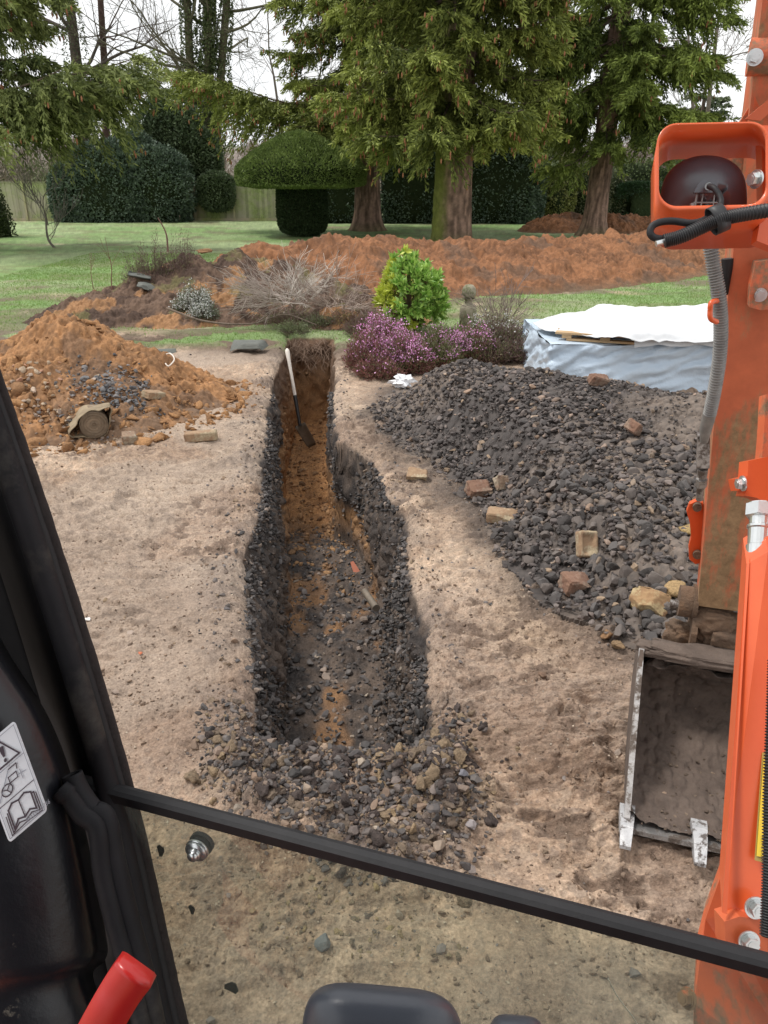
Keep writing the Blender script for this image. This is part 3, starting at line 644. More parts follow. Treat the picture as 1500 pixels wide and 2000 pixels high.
# ================================================================ FENCE, HEDGES, TREES
M_LEAF = pmat('leaf', (.85, .85, .85), (1.15, 1.15, 1.15), 2.5, .55, attr=True, trans=.12, spec=.4)
M_NEEDLE = pmat('needle_foliage', (.85, .85, .85), (1.15, 1.15, 1.15), 1.2, .65, attr=True, trans=.1, spec=.25)
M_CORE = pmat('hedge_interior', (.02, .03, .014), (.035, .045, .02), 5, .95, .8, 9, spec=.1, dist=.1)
M_BARK = pmat('bark', (.7, .7, .7), (1.25, 1.2, 1.15), 5, .92, .8, 14, attr=True, spec=.15, dist=.05)
M_TWIG = pmat('twig', (.8, .8, .8), (1.2, 1.2, 1.2), 6, .85, attr=True, spec=.2)
def leafmass(name, label, cat, blobs, n, L, cols, seed, group=None, flat=0, drop=0, mat=None, stem=None):
    """blobs: list of (cx,cy,rx,ry,z0,z1,power); leaves spread through the outer shell of their union"""
    r = np.random.default_rng(seed); root = thing(name, label, cat, (blobs[0][0], blobs[0][1], 0), group)
    core = MB(); lv = MB(); A = np.array([(b[2] + b[3]) * (b[5] - b[4]) for b in blobs]); A = A / A.sum()
    allP = []; allN = []
    for b, a in zip(blobs, A):
        cx, cy, rx, ry, z0, z1, pw = b
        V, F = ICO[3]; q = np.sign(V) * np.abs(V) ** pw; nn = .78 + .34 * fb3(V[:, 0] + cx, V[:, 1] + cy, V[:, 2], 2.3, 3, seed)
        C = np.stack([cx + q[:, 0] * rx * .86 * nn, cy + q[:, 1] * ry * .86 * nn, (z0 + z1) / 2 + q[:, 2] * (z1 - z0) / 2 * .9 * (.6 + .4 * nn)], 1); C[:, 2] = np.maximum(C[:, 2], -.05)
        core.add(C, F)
        m = int(n * a); d = r.normal(size=(m, 3)); d /= np.linalg.norm(d, axis=1)[:, None]; d[:, 1] = np.where(r.uniform(0, 1, m) < .45, -np.abs(d[:, 1]), d[:, 1])
        q = np.sign(d) * np.abs(d) ** pw; nn = .80 + .34 * fb3(d[:, 0] + cx, d[:, 1] + cy, d[:, 2], 2.3, 3, seed) + (.16 * (fb3(d[:, 0] * 3 + cx, d[:, 1] * 3, d[:, 2] * 3, 2.3, 3, seed + 9) - .45)) * (1 - flat)
        nn = nn * (1 - .13 * r.uniform(0, 1, m) ** 2)
        if flat: nn = 1 - .04 * r.uniform(0, 1, m) + .03 * fb3(d[:, 0] * 3, d[:, 1] * 3, d[:, 2] * 3, 2, 2, seed)
        P = np.stack([cx + q[:, 0] * rx * nn, cy + q[:, 1] * ry * nn, (z0 + z1) / 2 + q[:, 2] * (z1 - z0) / 2 * (nn * .5 + .5)], 1)
        k = P[:, 2] > .02; allP.append(P[k]); allN.append(d[k])
    P = np.concatenate(allP); N = np.concatenate(allN)
    D = N * .7 + r.normal(0, .6, P.shape); D[:, 2] -= drop
    cl = fb3(P[:, 0], P[:, 1], P[:, 2], 1.6, 3, seed + 3); t = np.clip(.55 * cl + .6 * r.uniform(0, 1, len(P)) - .1, 0, 1)
    leaves(lv, P, D, L * r.uniform(.6, 1.3, len(P)), L * .30, lerp(cols[0], cols[1], t), r)
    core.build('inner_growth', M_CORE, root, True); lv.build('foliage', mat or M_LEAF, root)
    if stem:
        m = MB(); b = blobs[0]; tube(m, [(b[0], b[1], -.1), (b[0], b[1], b[5] * .5)], [stem, stem * .6], 10, (.1, .08, .06)); m.build('stem', M_BARK, root, True)
    return root
HOL = ((.028, .052, .036), (.17, .23, .15)); LAU = ((.03, .055, .026), (.16, .21, .10)); YEW = ((.012, .028, .008), (.075, .125, .035))
# fence
fr = thing('garden_fence', 'weathered green-grey close-boarded fence at the back of the lawn', 'fence', (-12.5, 45.2, 0))
M_FENCE = pmat('fence_board', (.33, .32, .22), (.40, .36, .27), 2, .9, .4, 30, c3=(.28, .34, .12), s3=.8, t3=(.42, .6), attr=True)
mb = MB(); rr = np.random.default_rng(3)
def addbox(mb, c, s, col=(1, 1, 1), Rz=0):
    v = np.array([(a, b, d) for a in (-.5, .5) for b in (-.5, .5) for d in (-.5, .5)]) * s
    if Rz: cz, sz_ = math.cos(Rz), math.sin(Rz); v = np.stack([v[:, 0] * cz - v[:, 1] * sz_, v[:, 0] * sz_ + v[:, 1] * cz, v[:, 2]], 1)
    mb.add(v + np.array(c), [(0, 1, 3, 2), (4, 6, 7, 5), (0, 4, 5, 1), (2, 3, 7, 6), (0, 2, 6, 4), (1, 5, 7, 3)], col)
for i in range(132):
    x = -22.3 + i * .15; p = (i // 20) % 2
    addbox(mb, (x, 45.2 + (i % 2) * .018, 1.0 + rr.normal(0, .006)), (.148, .02, 1.82), np.array((1, 1, 1)) * rr.uniform(.78, 1.15) * ((1.05, .95, .95) if i > 70 and i < 84 else (1, 1, 1)))
mb.build('board_panel', M_FENCE, fr)
mb = MB(); addbox(mb, (-12.4, 45.17, 1.95), (19.8, .08, .04), (.9, .9, .9)); mb.build('coping_rail', M_FENCE, fr)
mb = MB(); addbox(mb, (-12.4, 45.19, .05), (19.8, .05, .16), (1.2, 1.1, 1.1)); mb.build('gravel_board', M_FENCE, fr)
for i in range(8):
    mb = MB(); addbox(mb, (-22.3 + i * 2.83, 45.13, 1.0), (.1, .1, 2.05), (1.15, 1.08, 1.02)); mb.build('post', M_FENCE, fr)
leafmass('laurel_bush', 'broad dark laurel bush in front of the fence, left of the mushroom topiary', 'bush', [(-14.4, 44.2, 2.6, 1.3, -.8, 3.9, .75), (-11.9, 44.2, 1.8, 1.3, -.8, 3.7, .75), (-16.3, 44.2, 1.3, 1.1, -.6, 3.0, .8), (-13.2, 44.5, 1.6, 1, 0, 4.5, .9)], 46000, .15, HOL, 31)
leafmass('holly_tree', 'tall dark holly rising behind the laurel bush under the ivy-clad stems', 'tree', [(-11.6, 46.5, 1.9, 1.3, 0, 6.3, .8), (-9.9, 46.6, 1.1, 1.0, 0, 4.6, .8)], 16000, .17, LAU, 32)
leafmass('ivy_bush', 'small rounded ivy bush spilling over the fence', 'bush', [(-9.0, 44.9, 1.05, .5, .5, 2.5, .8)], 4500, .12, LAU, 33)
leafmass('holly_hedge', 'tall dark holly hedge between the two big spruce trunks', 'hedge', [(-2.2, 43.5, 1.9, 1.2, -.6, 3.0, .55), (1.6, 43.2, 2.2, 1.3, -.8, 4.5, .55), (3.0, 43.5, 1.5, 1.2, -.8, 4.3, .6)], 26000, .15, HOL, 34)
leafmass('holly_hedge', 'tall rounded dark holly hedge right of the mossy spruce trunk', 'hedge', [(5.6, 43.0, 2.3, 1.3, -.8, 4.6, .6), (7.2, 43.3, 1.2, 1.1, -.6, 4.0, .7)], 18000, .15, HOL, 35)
leafmass('golden_shrub', 'yellow-green loose shrub right of the holly hedge', 'shrub', [(8.9, 43.5, .7, .7, -.2, 2.2, .9), (9.5, 43.8, .6, .6, 0, 3.2, .9)], 4500, .12, ((.10, .11, .03), (.30, .31, .09)), 36, drop=.3)
leafmass('mixed_shrub', 'brown-green straggly shrub behind the right spruce trunk', 'shrub', [(10.9, 44.2, 1.1, .8, -.2, 2.9, .8), (12.2, 45, 1.2, .8, 0, 2.5, .8)], 5000, .13, ((.035, .05, .022), (.15, .15, .08)), 37)
leafmass('clipped_hedge', 'low square-clipped dark green hedge at the far right', 'hedge', [(16.0, 44.5, 3.7, .7, -.3, 1.95, .22)], 17000, .10, ((.012, .032, .014), (.05, .095, .035)), 38, flat=1)
leafmass('laurel_shrub', 'light green leafy shrub above the clipped hedge', 'shrub', [(14.2, 47, 2.2, 1, 0, 3.1, .8), (17.5, 47.5, 2, 1, 0, 3.4, .8)], 6000, .16, ((.04, .07, .02), (.16, .20, .07)), 39)
leafmass('cypress_bush', 'dense conical dark cypress at the left edge of the lawn', 'bush', [(-15.6, 32.4, .95, .9, -1.6, 2.2, .9), (-15.75, 32.4, .55, .5, .5, 4.0, .9)], 9000, .10, ((.02, .035, .008), (.075, .095, .03)), 40)
# mushroom topiary
tp = thing('mushroom_topiary', 'yew topiary clipped into a mushroom with a domed cap and drum stem', 'topiary', (-3.25, 33, 0))
r = np.random.default_rng(44)
def revolve(prof, n, L, col, nm, seed, jit=.05):
    """clipped surface of revolution covered in small sprigs"""
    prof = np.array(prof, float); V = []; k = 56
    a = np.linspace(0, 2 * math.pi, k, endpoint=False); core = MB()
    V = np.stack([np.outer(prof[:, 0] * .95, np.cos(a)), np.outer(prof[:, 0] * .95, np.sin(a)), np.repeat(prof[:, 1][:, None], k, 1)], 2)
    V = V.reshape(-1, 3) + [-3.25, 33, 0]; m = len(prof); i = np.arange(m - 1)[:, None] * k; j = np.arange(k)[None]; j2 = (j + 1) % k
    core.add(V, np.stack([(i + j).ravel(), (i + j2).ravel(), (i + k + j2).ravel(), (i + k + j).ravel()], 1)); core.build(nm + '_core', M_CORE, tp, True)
    seg = np.hypot(*np.diff(prof, axis=0).T); ar = seg * (prof[1:, 0] + prof[:-1, 0]); s = r.choice(m - 1, n, p=ar / ar.sum()); t = r.uniform(0, 1, n)
    q = prof[s] * (1 - t[:, None]) + prof[s + 1] * t[:, None]; T = (prof[s + 1] - prof[s]) / seg[s][:, None]; th = r.uniform(0, 2 * math.pi, n)
    bumpy = 1 + .035 * (fb3(np.cos(th) * 3, np.sin(th) * 3, q[:, 1], 3, 2, seed) - .5) * 2
    P = np.stack([q[:, 0] * bumpy * np.cos(th), q[:, 0] * bumpy * np.sin(th), q[:, 1]], 1) + [-3.25, 33, 0]; nr = T[:, 1]; nz = -T[:, 0]
    D = np.stack([nr * np.cos(th), nr * np.sin(th), nz + .25], 1) + r.normal(0, .5, (n, 3))
    tt = np.clip(.6 * fb3(P[:, 0], P[:, 1], P[:, 2], 3, 3, seed) + .6 * r.uniform(0, 1, n) - .15, 0, 1); lv = MB()
    leaves(lv, P - D * .01, D, L * r.uniform(.6, 1.2, n), L * .27, lerp(col[0], col[1], tt), r); lv.build(nm, M_NEEDLE, tp)
revolve([(.0, 1.95), (1.6, 1.82), (2.45, 1.92), (2.50, 2.15), (2.50, 2.45), (2.30, 2.70), (1.75, 3.08), (1.1, 3.44), (.55, 3.68), (0.02, 3.78)], 42000, .10, ((.06, .10, .022), (.27, .35, .10)), 'cap', 1)
revolve([(.55, .08), (.86, .22), (.97, .5), (.98, 1.3), (.93, 1.95)], 12000, .10, ((.015, .03, .012), (.06, .09, .035)), 'drum_stem', 2)
# spruces ------------------------------------------------------------------
M_CONE = pmat('spruce_cone', (.26, .10, .045), (.36, .16, .08), 20, .8)
def trunk(root, x, y, rad, H, seed, col=(.27, .18, .14), flare=1.7, moss=None, lean=0):
    k = 56; zs = np.concatenate([np.linspace(-.3, 5, 90), np.linspace(5.4, H, 16)]); a = np.linspace(0, 2 * math.pi, k, endpoint=False)
    Z, A = np.meshgrid(zs, a, indexing='ij'); rr_ = rad * (1 - .55 * np.clip(Z, 0, H) / H) * (1 + (flare - 1) * np.exp(-np.maximum(Z + .1, 0) / .35) * (.75 + .5 * vn2(A * 1.3, Z * 0, seed)))
    ca, sa = np.cos(A), np.sin(A); rg = fb3(ca * 5, sa * 5, Z * 1.1, 1.5, 4, seed, .6); rr_ = rr_ * (1 + .16 * (rg - .5) + .05 * (np.abs(vn3(ca * 9, sa * 9, Z * 1.6, seed + 1) - .5)))
    V = np.stack([x + rr_ * ca + lean * Z, y + rr_ * sa, Z], 2).reshape(-1, 3)
    c = lerp(np.array(col) * 1.35, np.array(col) * .55, ss(.35, .62, rg.ravel())) * (.8 + .4 * vn3(ca * 14, sa * 14, Z * 3, seed + 2)).ravel()[:, None]
    if moss is not None:
        mm = ss(.25, .8, np.cos(A - moss).ravel() + .5 * (rg.ravel() - .5)); c = lerp(c, (.17, .20, .045), mm * .9)
    mm = ss(.5, .0, Z.ravel()) * .5; c = lerp(c, (.12, .12, .05), mm)
    m, n2 = Z.shape; i = np.arange(m - 1)[:, None] * k; j = np.arange(k)[None]; j2 = (j + 1) % k
    mb = MB(); mb.add(V, np.stack([(i + j).ravel(), (i + j2).ravel(), (i + k + j2).ravel(), (i + k + j).ravel()], 1), c); mb.build('trunk', M_BARK, root, True)
def spruce(name, label, x, y, rad, H, z0, Lmax, seed, nl=46, cols=((.022, .042, .012), (.15, .19, .045)), cones_n=0, moss=None, extra=(), zvis=11, fine=1.0, tcol=(.27, .18, .14), droop=1.0, lean=0, flare=1.7, trunk_on=True, azb=None, group=None, sprw=.026):
    r = np.random.default_rng(seed); root = thing(name, label, 'tree', (x, y, 0), group)
    if trunk_on: trunk(root, x, y, rad, H, seed, tcol, flare, moss, lean)
    lm = MB(); LP = []; LD = []; LC = []; LL = []; CP = []
    limbs = [(z, r.uniform(0, 2 * math.pi), None) for z in z0 + (zvis - z0) * r.uniform(0, 1, nl) ** 1.05] + [(e[0], e[1], e) for e in extra]
    for z, az, e in limbs:
        if azb is not None and e is None and r.uniform() < .6: az = r.normal(azb[0], azb[1])
        Ln = Lmax * (1 - .55 * (z - z0) / (H - z0)) * r.uniform(.72, 1.08) if e is None else e[2]
        dr = (.28 + .22 * r.uniform()) * droop if e is None else e[3]
        t = np.linspace(0, 1, 14); out = Ln * t; zz = z + Ln * (-dr * t * 1.15 + .30 * droop * np.maximum(t - .45, 0) ** 1.5 * 1.6)
        zz = np.maximum(zz, 1.3 + .3 * r.uniform()) if e is None else zz
        wob = .10 * Ln * (vn2(t * 3, t * 0 + az, seed) - .5); ux, uy = math.cos(az), math.sin(az)
        P = np.stack([x + lean * z + ux * out - uy * wob, y + uy * out + ux * wob, zz], 1)
        tube(lm, P, np.linspace(.07, .012, 14) * (rad / .6 * .8 + .2), 5, (.13, .10, .075), caps=False)
        tone = r.uniform(0, 1)
        ns = int(26 * fine * Ln / 4) + 6
        ts = r.uniform(.12, 1.0, ns) ** .8; base = np.stack([np.interp(ts, t, P[:, q]) for q in range(3)], 1)
        side = np.where(r.uniform(0, 1, ns) < .5, -1, 1.0); ang = side * r.uniform(.45, 1.25, ns); sl = Ln * r.uniform(.12, .30, ns) * (1.15 - .5 * ts) + .15
        hang = r.uniform(.15, 1.1, ns) * droop; hang = np.where(ts > .8, hang * .5, hang)
        dx = ux * np.cos(ang) - uy * np.sin(ang); dy = ux * np.sin(ang) + uy * np.cos(ang)
        m = int(15 * fine) + 3
        for s_ in range(ns):
            u = np.linspace(.05, 1, m); q = base[s_] + np.outer(u * sl[s_], (dx[s_], dy[s_], 0)); q[:, 2] -= hang[s_] * sl[s_] * (u ** 1.5) * 1.25
            LP.append(q); dd = np.tile([dx[s_], dy[s_], -.3 - hang[s_] * 1.1 * 0.8], (m, 1)); LD.append(dd); LL.append(np.full(m, .17) + .05 * r.uniform(0, 1, m))
            tt = tone * .45 + .30 * u * ts[s_] + .25 * r.uniform(0, 1)
            LC.append(tt)
            if cones_n and r.uniform() < cones_n and ts[s_] > .5: CP.append(q[-1] + [0, 0, -.08])
        if s_ % 3 == 0: pass
    lm.build('limbs', M_BARK, root, True)
    P = np.concatenate(LP); D = np.concatenate(LD); C = np.concatenate(LC); L = np.concatenate(LL); k_ = 4 if fine >= 1 else 3
    P = np.repeat(P, k_, 0); D = np.repeat(D, k_, 0); C = np.repeat(C, k_); L = np.repeat(L, k_); n = len(P)
    P = P + r.normal(0, .045, P.shape); D = D + r.normal(0, .55, D.shape); C = np.clip(C + r.normal(0, .16, n), 0, 1)
    fo = MB(); leaves(fo, P, D, L * r.uniform(.7, 1.3, n), sprw, lerp(cols[0], cols[1], C), r); fo.build('crown', M_NEEDLE, root)
    if CP:
        cb = MB(); V, F = ICO[1]; V = V * [.028, .028, .085]
        for c in CP:
            for _ in range(r.integers(1, 4)):
                cb.add(V + c + r.normal(0, .07, 3), F)
        o = cb.build('cones', M_CONE, root); o['kind'] = 'stuff'
    return root
SPC = ((.05, .07, .014), (.38, .43, .10))
spruce('spruce_tree', 'big spruce with flared brown trunk just right of the mushroom topiary', -.73, 36.6, .56, 22, 4.6, 4.3, 61, 70, SPC, .5, None, [(4.9, math.pi * 1.02, 7.8, .02), (5.2, math.pi * .97, 7.4, .05), (5.0, math.pi * 1.06, 7.0, .03), (5.1, math.pi * 1.1, 6.4, .06), (4.0, 4.5, 3.4, .25), (4.3, 5.2, 3.6, .22), (5, 4.2, 4.0, .3), (5.4, 4.9, 4.4, .35)], fine=1.15)
spruce('spruce_tree', 'biggest spruce with mossy ridged trunk standing at the clay bank', 2.47, 30, .70, 23, 4.2, 4.4, 62, 76, SPC, .3, math.pi * 1.03, [(4.2, 4.4, 4.0, .35), (4.4, 3.9, 4.2, .38), (4.0, 4.9, 2.8, .3), (5.2, 3.6, 4.6, .28), (5, 5.6, 3.6, .3), (4.5, 5.2, 3.0, .5)], fine=1.2, flare=1.15)
spruce('spruce_tree', 'right-hand spruce with slim leaning trunk beyond the clay bank', 8.45, 33.2, .44, 21, 4.6, 4.3, 63, 64, ((.04, .065, .014), (.28, .35, .075)), .08, None, [(4, 4.5, 3.0, .4), (3.6, 3.9, 3.4, .45)], fine=1.2, lean=.03, flare=1.9)
spruce('spruce_tree', 'spruce at the left edge whose boughs hang over the lawn', -13.6, 26.5, .5, 19, 4.6, 4.6, 64, 30, ((.045, .070, .020), (.30, .34, .11)), .12, None, [(4.9, -.05, 6.4, .14), (4.6, .25, 6.2, .10), (4.8, -.4, 5.6, .12), (5.4, .05, 6.6, .14), (4.4, .0, 5.4, .06), (4.5, -.25, 6.0, .08)], fine=1.2, azb=(-.1, .7))
# distant conifers, needle colour paled to stand for the haze
for i, (px, py, h_, L_, lb) in enumerate([(11.5, 60, 9.5, 2.2, 'small pale conifer seen in the gap between the right-hand spruces'), (33.5, 72, 15, 4.5, 'rounded distant pine beside the digger boom'), (27.5, 75, 9, 3.5, 'low distant conifer right of the far spruce')]):
    spruce('conifer_tree', lb, px, py, .25, h_ * 1.25, 1.0, L_, 70 + i, 60, ((.07, .10, .055), (.20, .24, .13)), 0, zvis=h_, fine=.7, tcol=(.16, .12, .1), droop=.6, sprw=.06)
# bare deciduous trees --------------------------------------------------------
def bare(mb, p, d, L, rad, depth, r, col, spread=.55, seglen=None, up=.12, minr=.006, kids=(2, 4), kk=None):
    n = 5; P = [np.array(p, float)]; d = np.array(d, float)
    for i in range(n):
        d = d + r.normal(0, .10, 3) + [0, 0, up * .25]; d /= np.linalg.norm(d); P.append(P[-1] + d * L / n)
    rads = np.linspace(rad, rad * .55, n + 1)
    tube(mb, P, np.maximum(rads, minr), kk or (8 if rad > .1 else 4 if rad > .03 else 3), np.array(col) * r.uniform(.85, 1.15), caps=False)
    if depth == 0: return
    for _ in range(r.integers(kids[0], kids[1] + 1)):
        i = r.integers(1, n + 1); nd = d + r.normal(0, spread, 3); nd[2] += up; nd /= np.linalg.norm(nd)
        bare(mb, P[i], nd, L * r.uniform(.5, .8), rads[i] * r.uniform(.4, .65), depth - 1, r, col, spread, None, up, minr, kids)
    nd = d + r.normal(0, spread * .3, 3); bare(mb, P[-1], nd / np.linalg.norm(nd), L * .75, rads[-1] * .9, depth - 1, r, col, spread, None, up, minr, kids)
def baretree(label, stems, seed, H, col, depth=4, ivy=0, ivc=((.02, .04, .012), (.09, .12, .035)), name='bare_tree', minr=.008, up=.10, spread=.55, group=None):
    r = np.random.default_rng(seed); x, y = stems[0][0][:2]; root = thing(name, label, 'tree', (x, y, 0), group)
    tk = MB(); br = MB(); iv = MB()
    for (a, b, rad) in stems:
        a = np.array(a, float); b = np.array(b, float); m = (a + b) / 2 + r.normal(0, .12, 3); P = smoothpath([a, m, b], 14)
        tube(tk, P, np.linspace(rad, rad * .6, 14), 12, col)
        for _ in range(4):
            i = r.integers(5, 14); nd = np.array([r.normal(0, 1), r.normal(0, .6), r.uniform(-.05, .8)]); nd /= np.linalg.norm(nd)
            bare(br, P[i], nd, H * .22, rad * .28, depth - 1, r, col, spread, None, up, minr)
        d = (b - a) / np.linalg.norm(b - a); bare(br, P[-1], d, H * .2, rad * .55, depth - 1, r, col, spread, None, up, minr)
        if ivy:
            n = int(ivy); t = r.uniform(0, .9, n) ** .8; Q = np.stack([np.interp(t, np.linspace(0, 1, 14), P[:, q]) for q in range(3)], 1); th = r.uniform(0, 6.28, n); w = rad * (1.0 + .9 * vn2(t * 9, t * 0 + seed, 3))
            N = np.stack([np.cos(th), np.sin(th), np.zeros(n)], 1); leaves(iv, Q + N * w[:, None] * r.uniform(.9, 1.15, n)[:, None], N * .5 + r.normal(0, .4, (n, 3)) + [0, 0, -.5], .14, .045, lerp(ivc[0], ivc[1], r.uniform(0, 1, n)), r)
    tk.build('trunk', M_BARK, root, True); br.build('branches', M_TWIG, root)
    if ivy: iv.build('ivy', M_LEAF, root)
    return root
GB = (.105, .082, .068)
def Wy(u, v, y):
    b = v - 1000; s = y / (FP * CT - b * ST); return np.array([(u - 750) * s, y, CAM_H + (-FP * ST - b * CT) * s])
baretree('leaning ivy-grown bare tree at the upper left behind the fence', [(Wy(178, 430, 50), Wy(128, -60, 50), .40)], 81, 16, (.08, .065, .055), 3, 1500)
baretree('slim straight bare tree with dark reddish trunk at the upper left', [(Wy(204, 430, 52), Wy(194, -40, 52), .27)], 82, 16, (.085, .055, .048), 4, 0)
baretree('many-stemmed bare tree wrapped in thick ivy behind the dark bush', [(Wy(400, 432, 49), Wy(362, -80, 49), .30), (Wy(408, 432, 49.3), Wy(402, -70, 49.3), .34), (Wy(415, 432, 49.2), Wy(448, -60, 49.2), .30), (Wy(405, 300, 48.8), Wy(415, -40, 48.8), .2)], 83, 17, (.11, .10, .065), 4, 3600, ((.03, .05, .015), (.13, .16, .055)))
baretree('bare twiggy tree filling the sky between the ivy stems and the spruce', [(Wy(590, 430, 58), Wy(535, 150, 58), .12), (Wy(590, 430, 58), Wy(620, 190, 58), .10)], 84, 15, (.16, .135, .12), 4, 0, minr=.012)
baretree('leaning bare tree in the gap between the two right-hand spruces', [(Wy(985, 430, 47), Wy(1040, 120, 47), .30)], 85, 15, (.075, .06, .05), 4, 500)
baretree('pale upright bare tree against the sky left of the digger boom', [(Wy(1370, 430, 62), Wy(1400, 60, 62), .2), (Wy(1370, 430, 62), Wy(1345, 80, 62), .16)], 86, 15, (.18, .15, .13), 4, 0, minr=.015)
baretree('thin bare tree in the sky gap left of the ivy stems', [(Wy(300, 430, 60), Wy(310, 190, 60), .15)], 87, 11, (.16, .13, .12), 4, 0, minr=.012)
baretree('small bare sapling on the lawn at the left', [((-10.93, 27.1, -.05), (-11.1, 27.1, .9), .045), ((-11.05, 27.1, .7), (-11.5, 27.1, 1.9), .02), ((-11.1, 27.1, .75), (-10.7, 27.1, 1.9), .02)], 88, 3.6, (.16, .145, .125), 3, 0, name='sapling', minr=.006, up=.3, spread=.35)
# woodland behind, one mass
r = np.random.default_rng(90); wd = MB(); protos = []
for s_ in range(5):
    m = MB(); rr2 = np.random.default_rng(900 + s_); bare(m, (0, 0, 0), (0, 0, 1), 3.2, .16, 5, rr2, (1, 1, 1), .5, None, .2, .016, (2, 4), 3); protos.append((np.concatenate(m.V), np.concatenate(m.F4)))
for i in range(110):
    V, F = protos[r.integers(0, 5)]; a = r.uniform(0, 6.28); s_ = r.uniform(.7, 1.15); yy = r.uniform(66, 125); xx = r.uniform(-.62, .62) * yy
    ht = s_ * (1.0 if abs(xx / yy - .42) > .12 else .8)
    Q = np.stack([(V[:, 0] * math.cos(a) - V[:, 1] * math.sin(a)) * s_ * 1.3 + xx, (V[:, 0] * math.sin(a) + V[:, 1] * math.cos(a)) * s_ * 1.3 + yy, V[:, 2] * ht * .72], 1)
    wd.add(Q, F, np.array((.26, .21, .185)) * r.uniform(.8, 1.2) * (1 + (yy - 66) / 200))  # bark colour lightens with distance: haze painted into the twigs
tag(wd.build('woodland', M_TWIG, None), kind='stuff')
ub = MB()   # undergrowth at the wood's edge
n = 60000; x = r.uniform(-60, 62, n); y = r.uniform(56, 100, n); hgt = (1.2 + 2.8 * fb2(x, y, .12, 3, 93)) * r.uniform(0, 1, n) ** .7
c = lerp((.17, .125, .11), (.26, .21, .17), r.uniform(0, 1, n)); g_ = ss(.5, .62, fb2(x, y, .1, 3, 95)); c = lerp(c, (.09, .115, .05), g_ * .8)
leaves(ub, np.stack([x, y, hgt], 1), r.normal(0, 1, (n, 3)) + [0, 0, 1.2], r.uniform(.3, .8, n), .05, c, r)
tag(ub.build('undergrowth', M_TWIG, None), kind='stuff')
hl = MB(); xs = np.linspace(-220, 220, 120); ys = np.linspace(128, 200, 24); X, Y = np.meshgrid(xs, ys); z = -1 + 8.5 * ss(128, 165, Y) + 3.5 * (fb2(X, Y, .05, 4, 97) - .3)
hl.add(np.stack([X.ravel(), Y.ravel(), z.ravel()], 1), grid_faces(24, 120), lerp((.23, .20, .18), (.15, .17, .12), ss(.4, .6, fb2(X.ravel(), Y.ravel(), .08, 3, 99))))
o = hl.build('hills', M_TWIG, None, True); o['kind'] = 'structure'

# ================================================================ SMALL THINGS ON THE GROUND
def surf(x, y):
    X = np.array([float(x)]); Y = np.array([float(y)]); z = ground_z(X, Y, False)[0]
    return float(z + max(0, heap_h(X, Y, False)[0], cm(X, Y)[0] if x < -1.2 and y < 9.6 else 0))
M_BRICK = pmat('old_brick', (.42, .31, .22), (.25, .15, .11), 14, .92, .6, 60, c3=(.46, .40, .31), s3=9, t3=(.48, .58), attr=True, dist=.004)
def roughbox(sx, sy, sz, seed, amp=.004, chop=0, n=10, mat_=None):
    bm = bmesh.new(); bmesh.ops.create_cube(bm, size=1); bmesh.ops.scale(bm, vec=(sx, sy, sz), verts=bm.verts)
    bmesh.ops.bevel(bm, geom=bm.edges[:], offset=min(sx, sy, sz) * .08, segments=2, affect='EDGES')
    bmesh.ops.subdivide_edges(bm, edges=[e for e in bm.edges if e.calc_length() > .02], cuts=n, use_grid_fill=True)
    r = np.random.default_rng(seed); V = np.array([v.co[:] for v in bm.verts])
    for _ in range(chop):
        nrm = r.normal(size=3); nrm /= np.linalg.norm(nrm); q = V @ nrm - np.linalg.norm(np.array([sx, sy, sz]) * nrm) * r.uniform(.26, .42); V = V - np.outer(np.maximum(q, 0), nrm)
    V = V + V / (np.linalg.norm(V, axis=1)[:, None] + 1e-6) * amp * 2 * (fb3(V[:, 0] + seed, V[:, 1], V[:, 2], 60, 3, seed) - .5)[:, None]
    for v, c in zip(bm.verts, V): v.co = c
    return bm
def item(bm, name, label, cat, x, y, rot, mat, dz=0, col=(1, 1, 1), smooth=True, group=None):
    o = bm_obj(bm, name, mat, None, smooth, 0, col=col); me = o.data
    o.rotation_euler = rot; M = o.rotation_euler.to_matrix(); lo = min((M @ v.co).z for v in me.vertices)
    o.location = (x, y, surf(x, y) - lo - .018 + dz); return tag(o, label, cat, group)
YB = (.86, .80, .68); RB_ = (.58, .46, .43); GB_ = (.72, .69, .65)
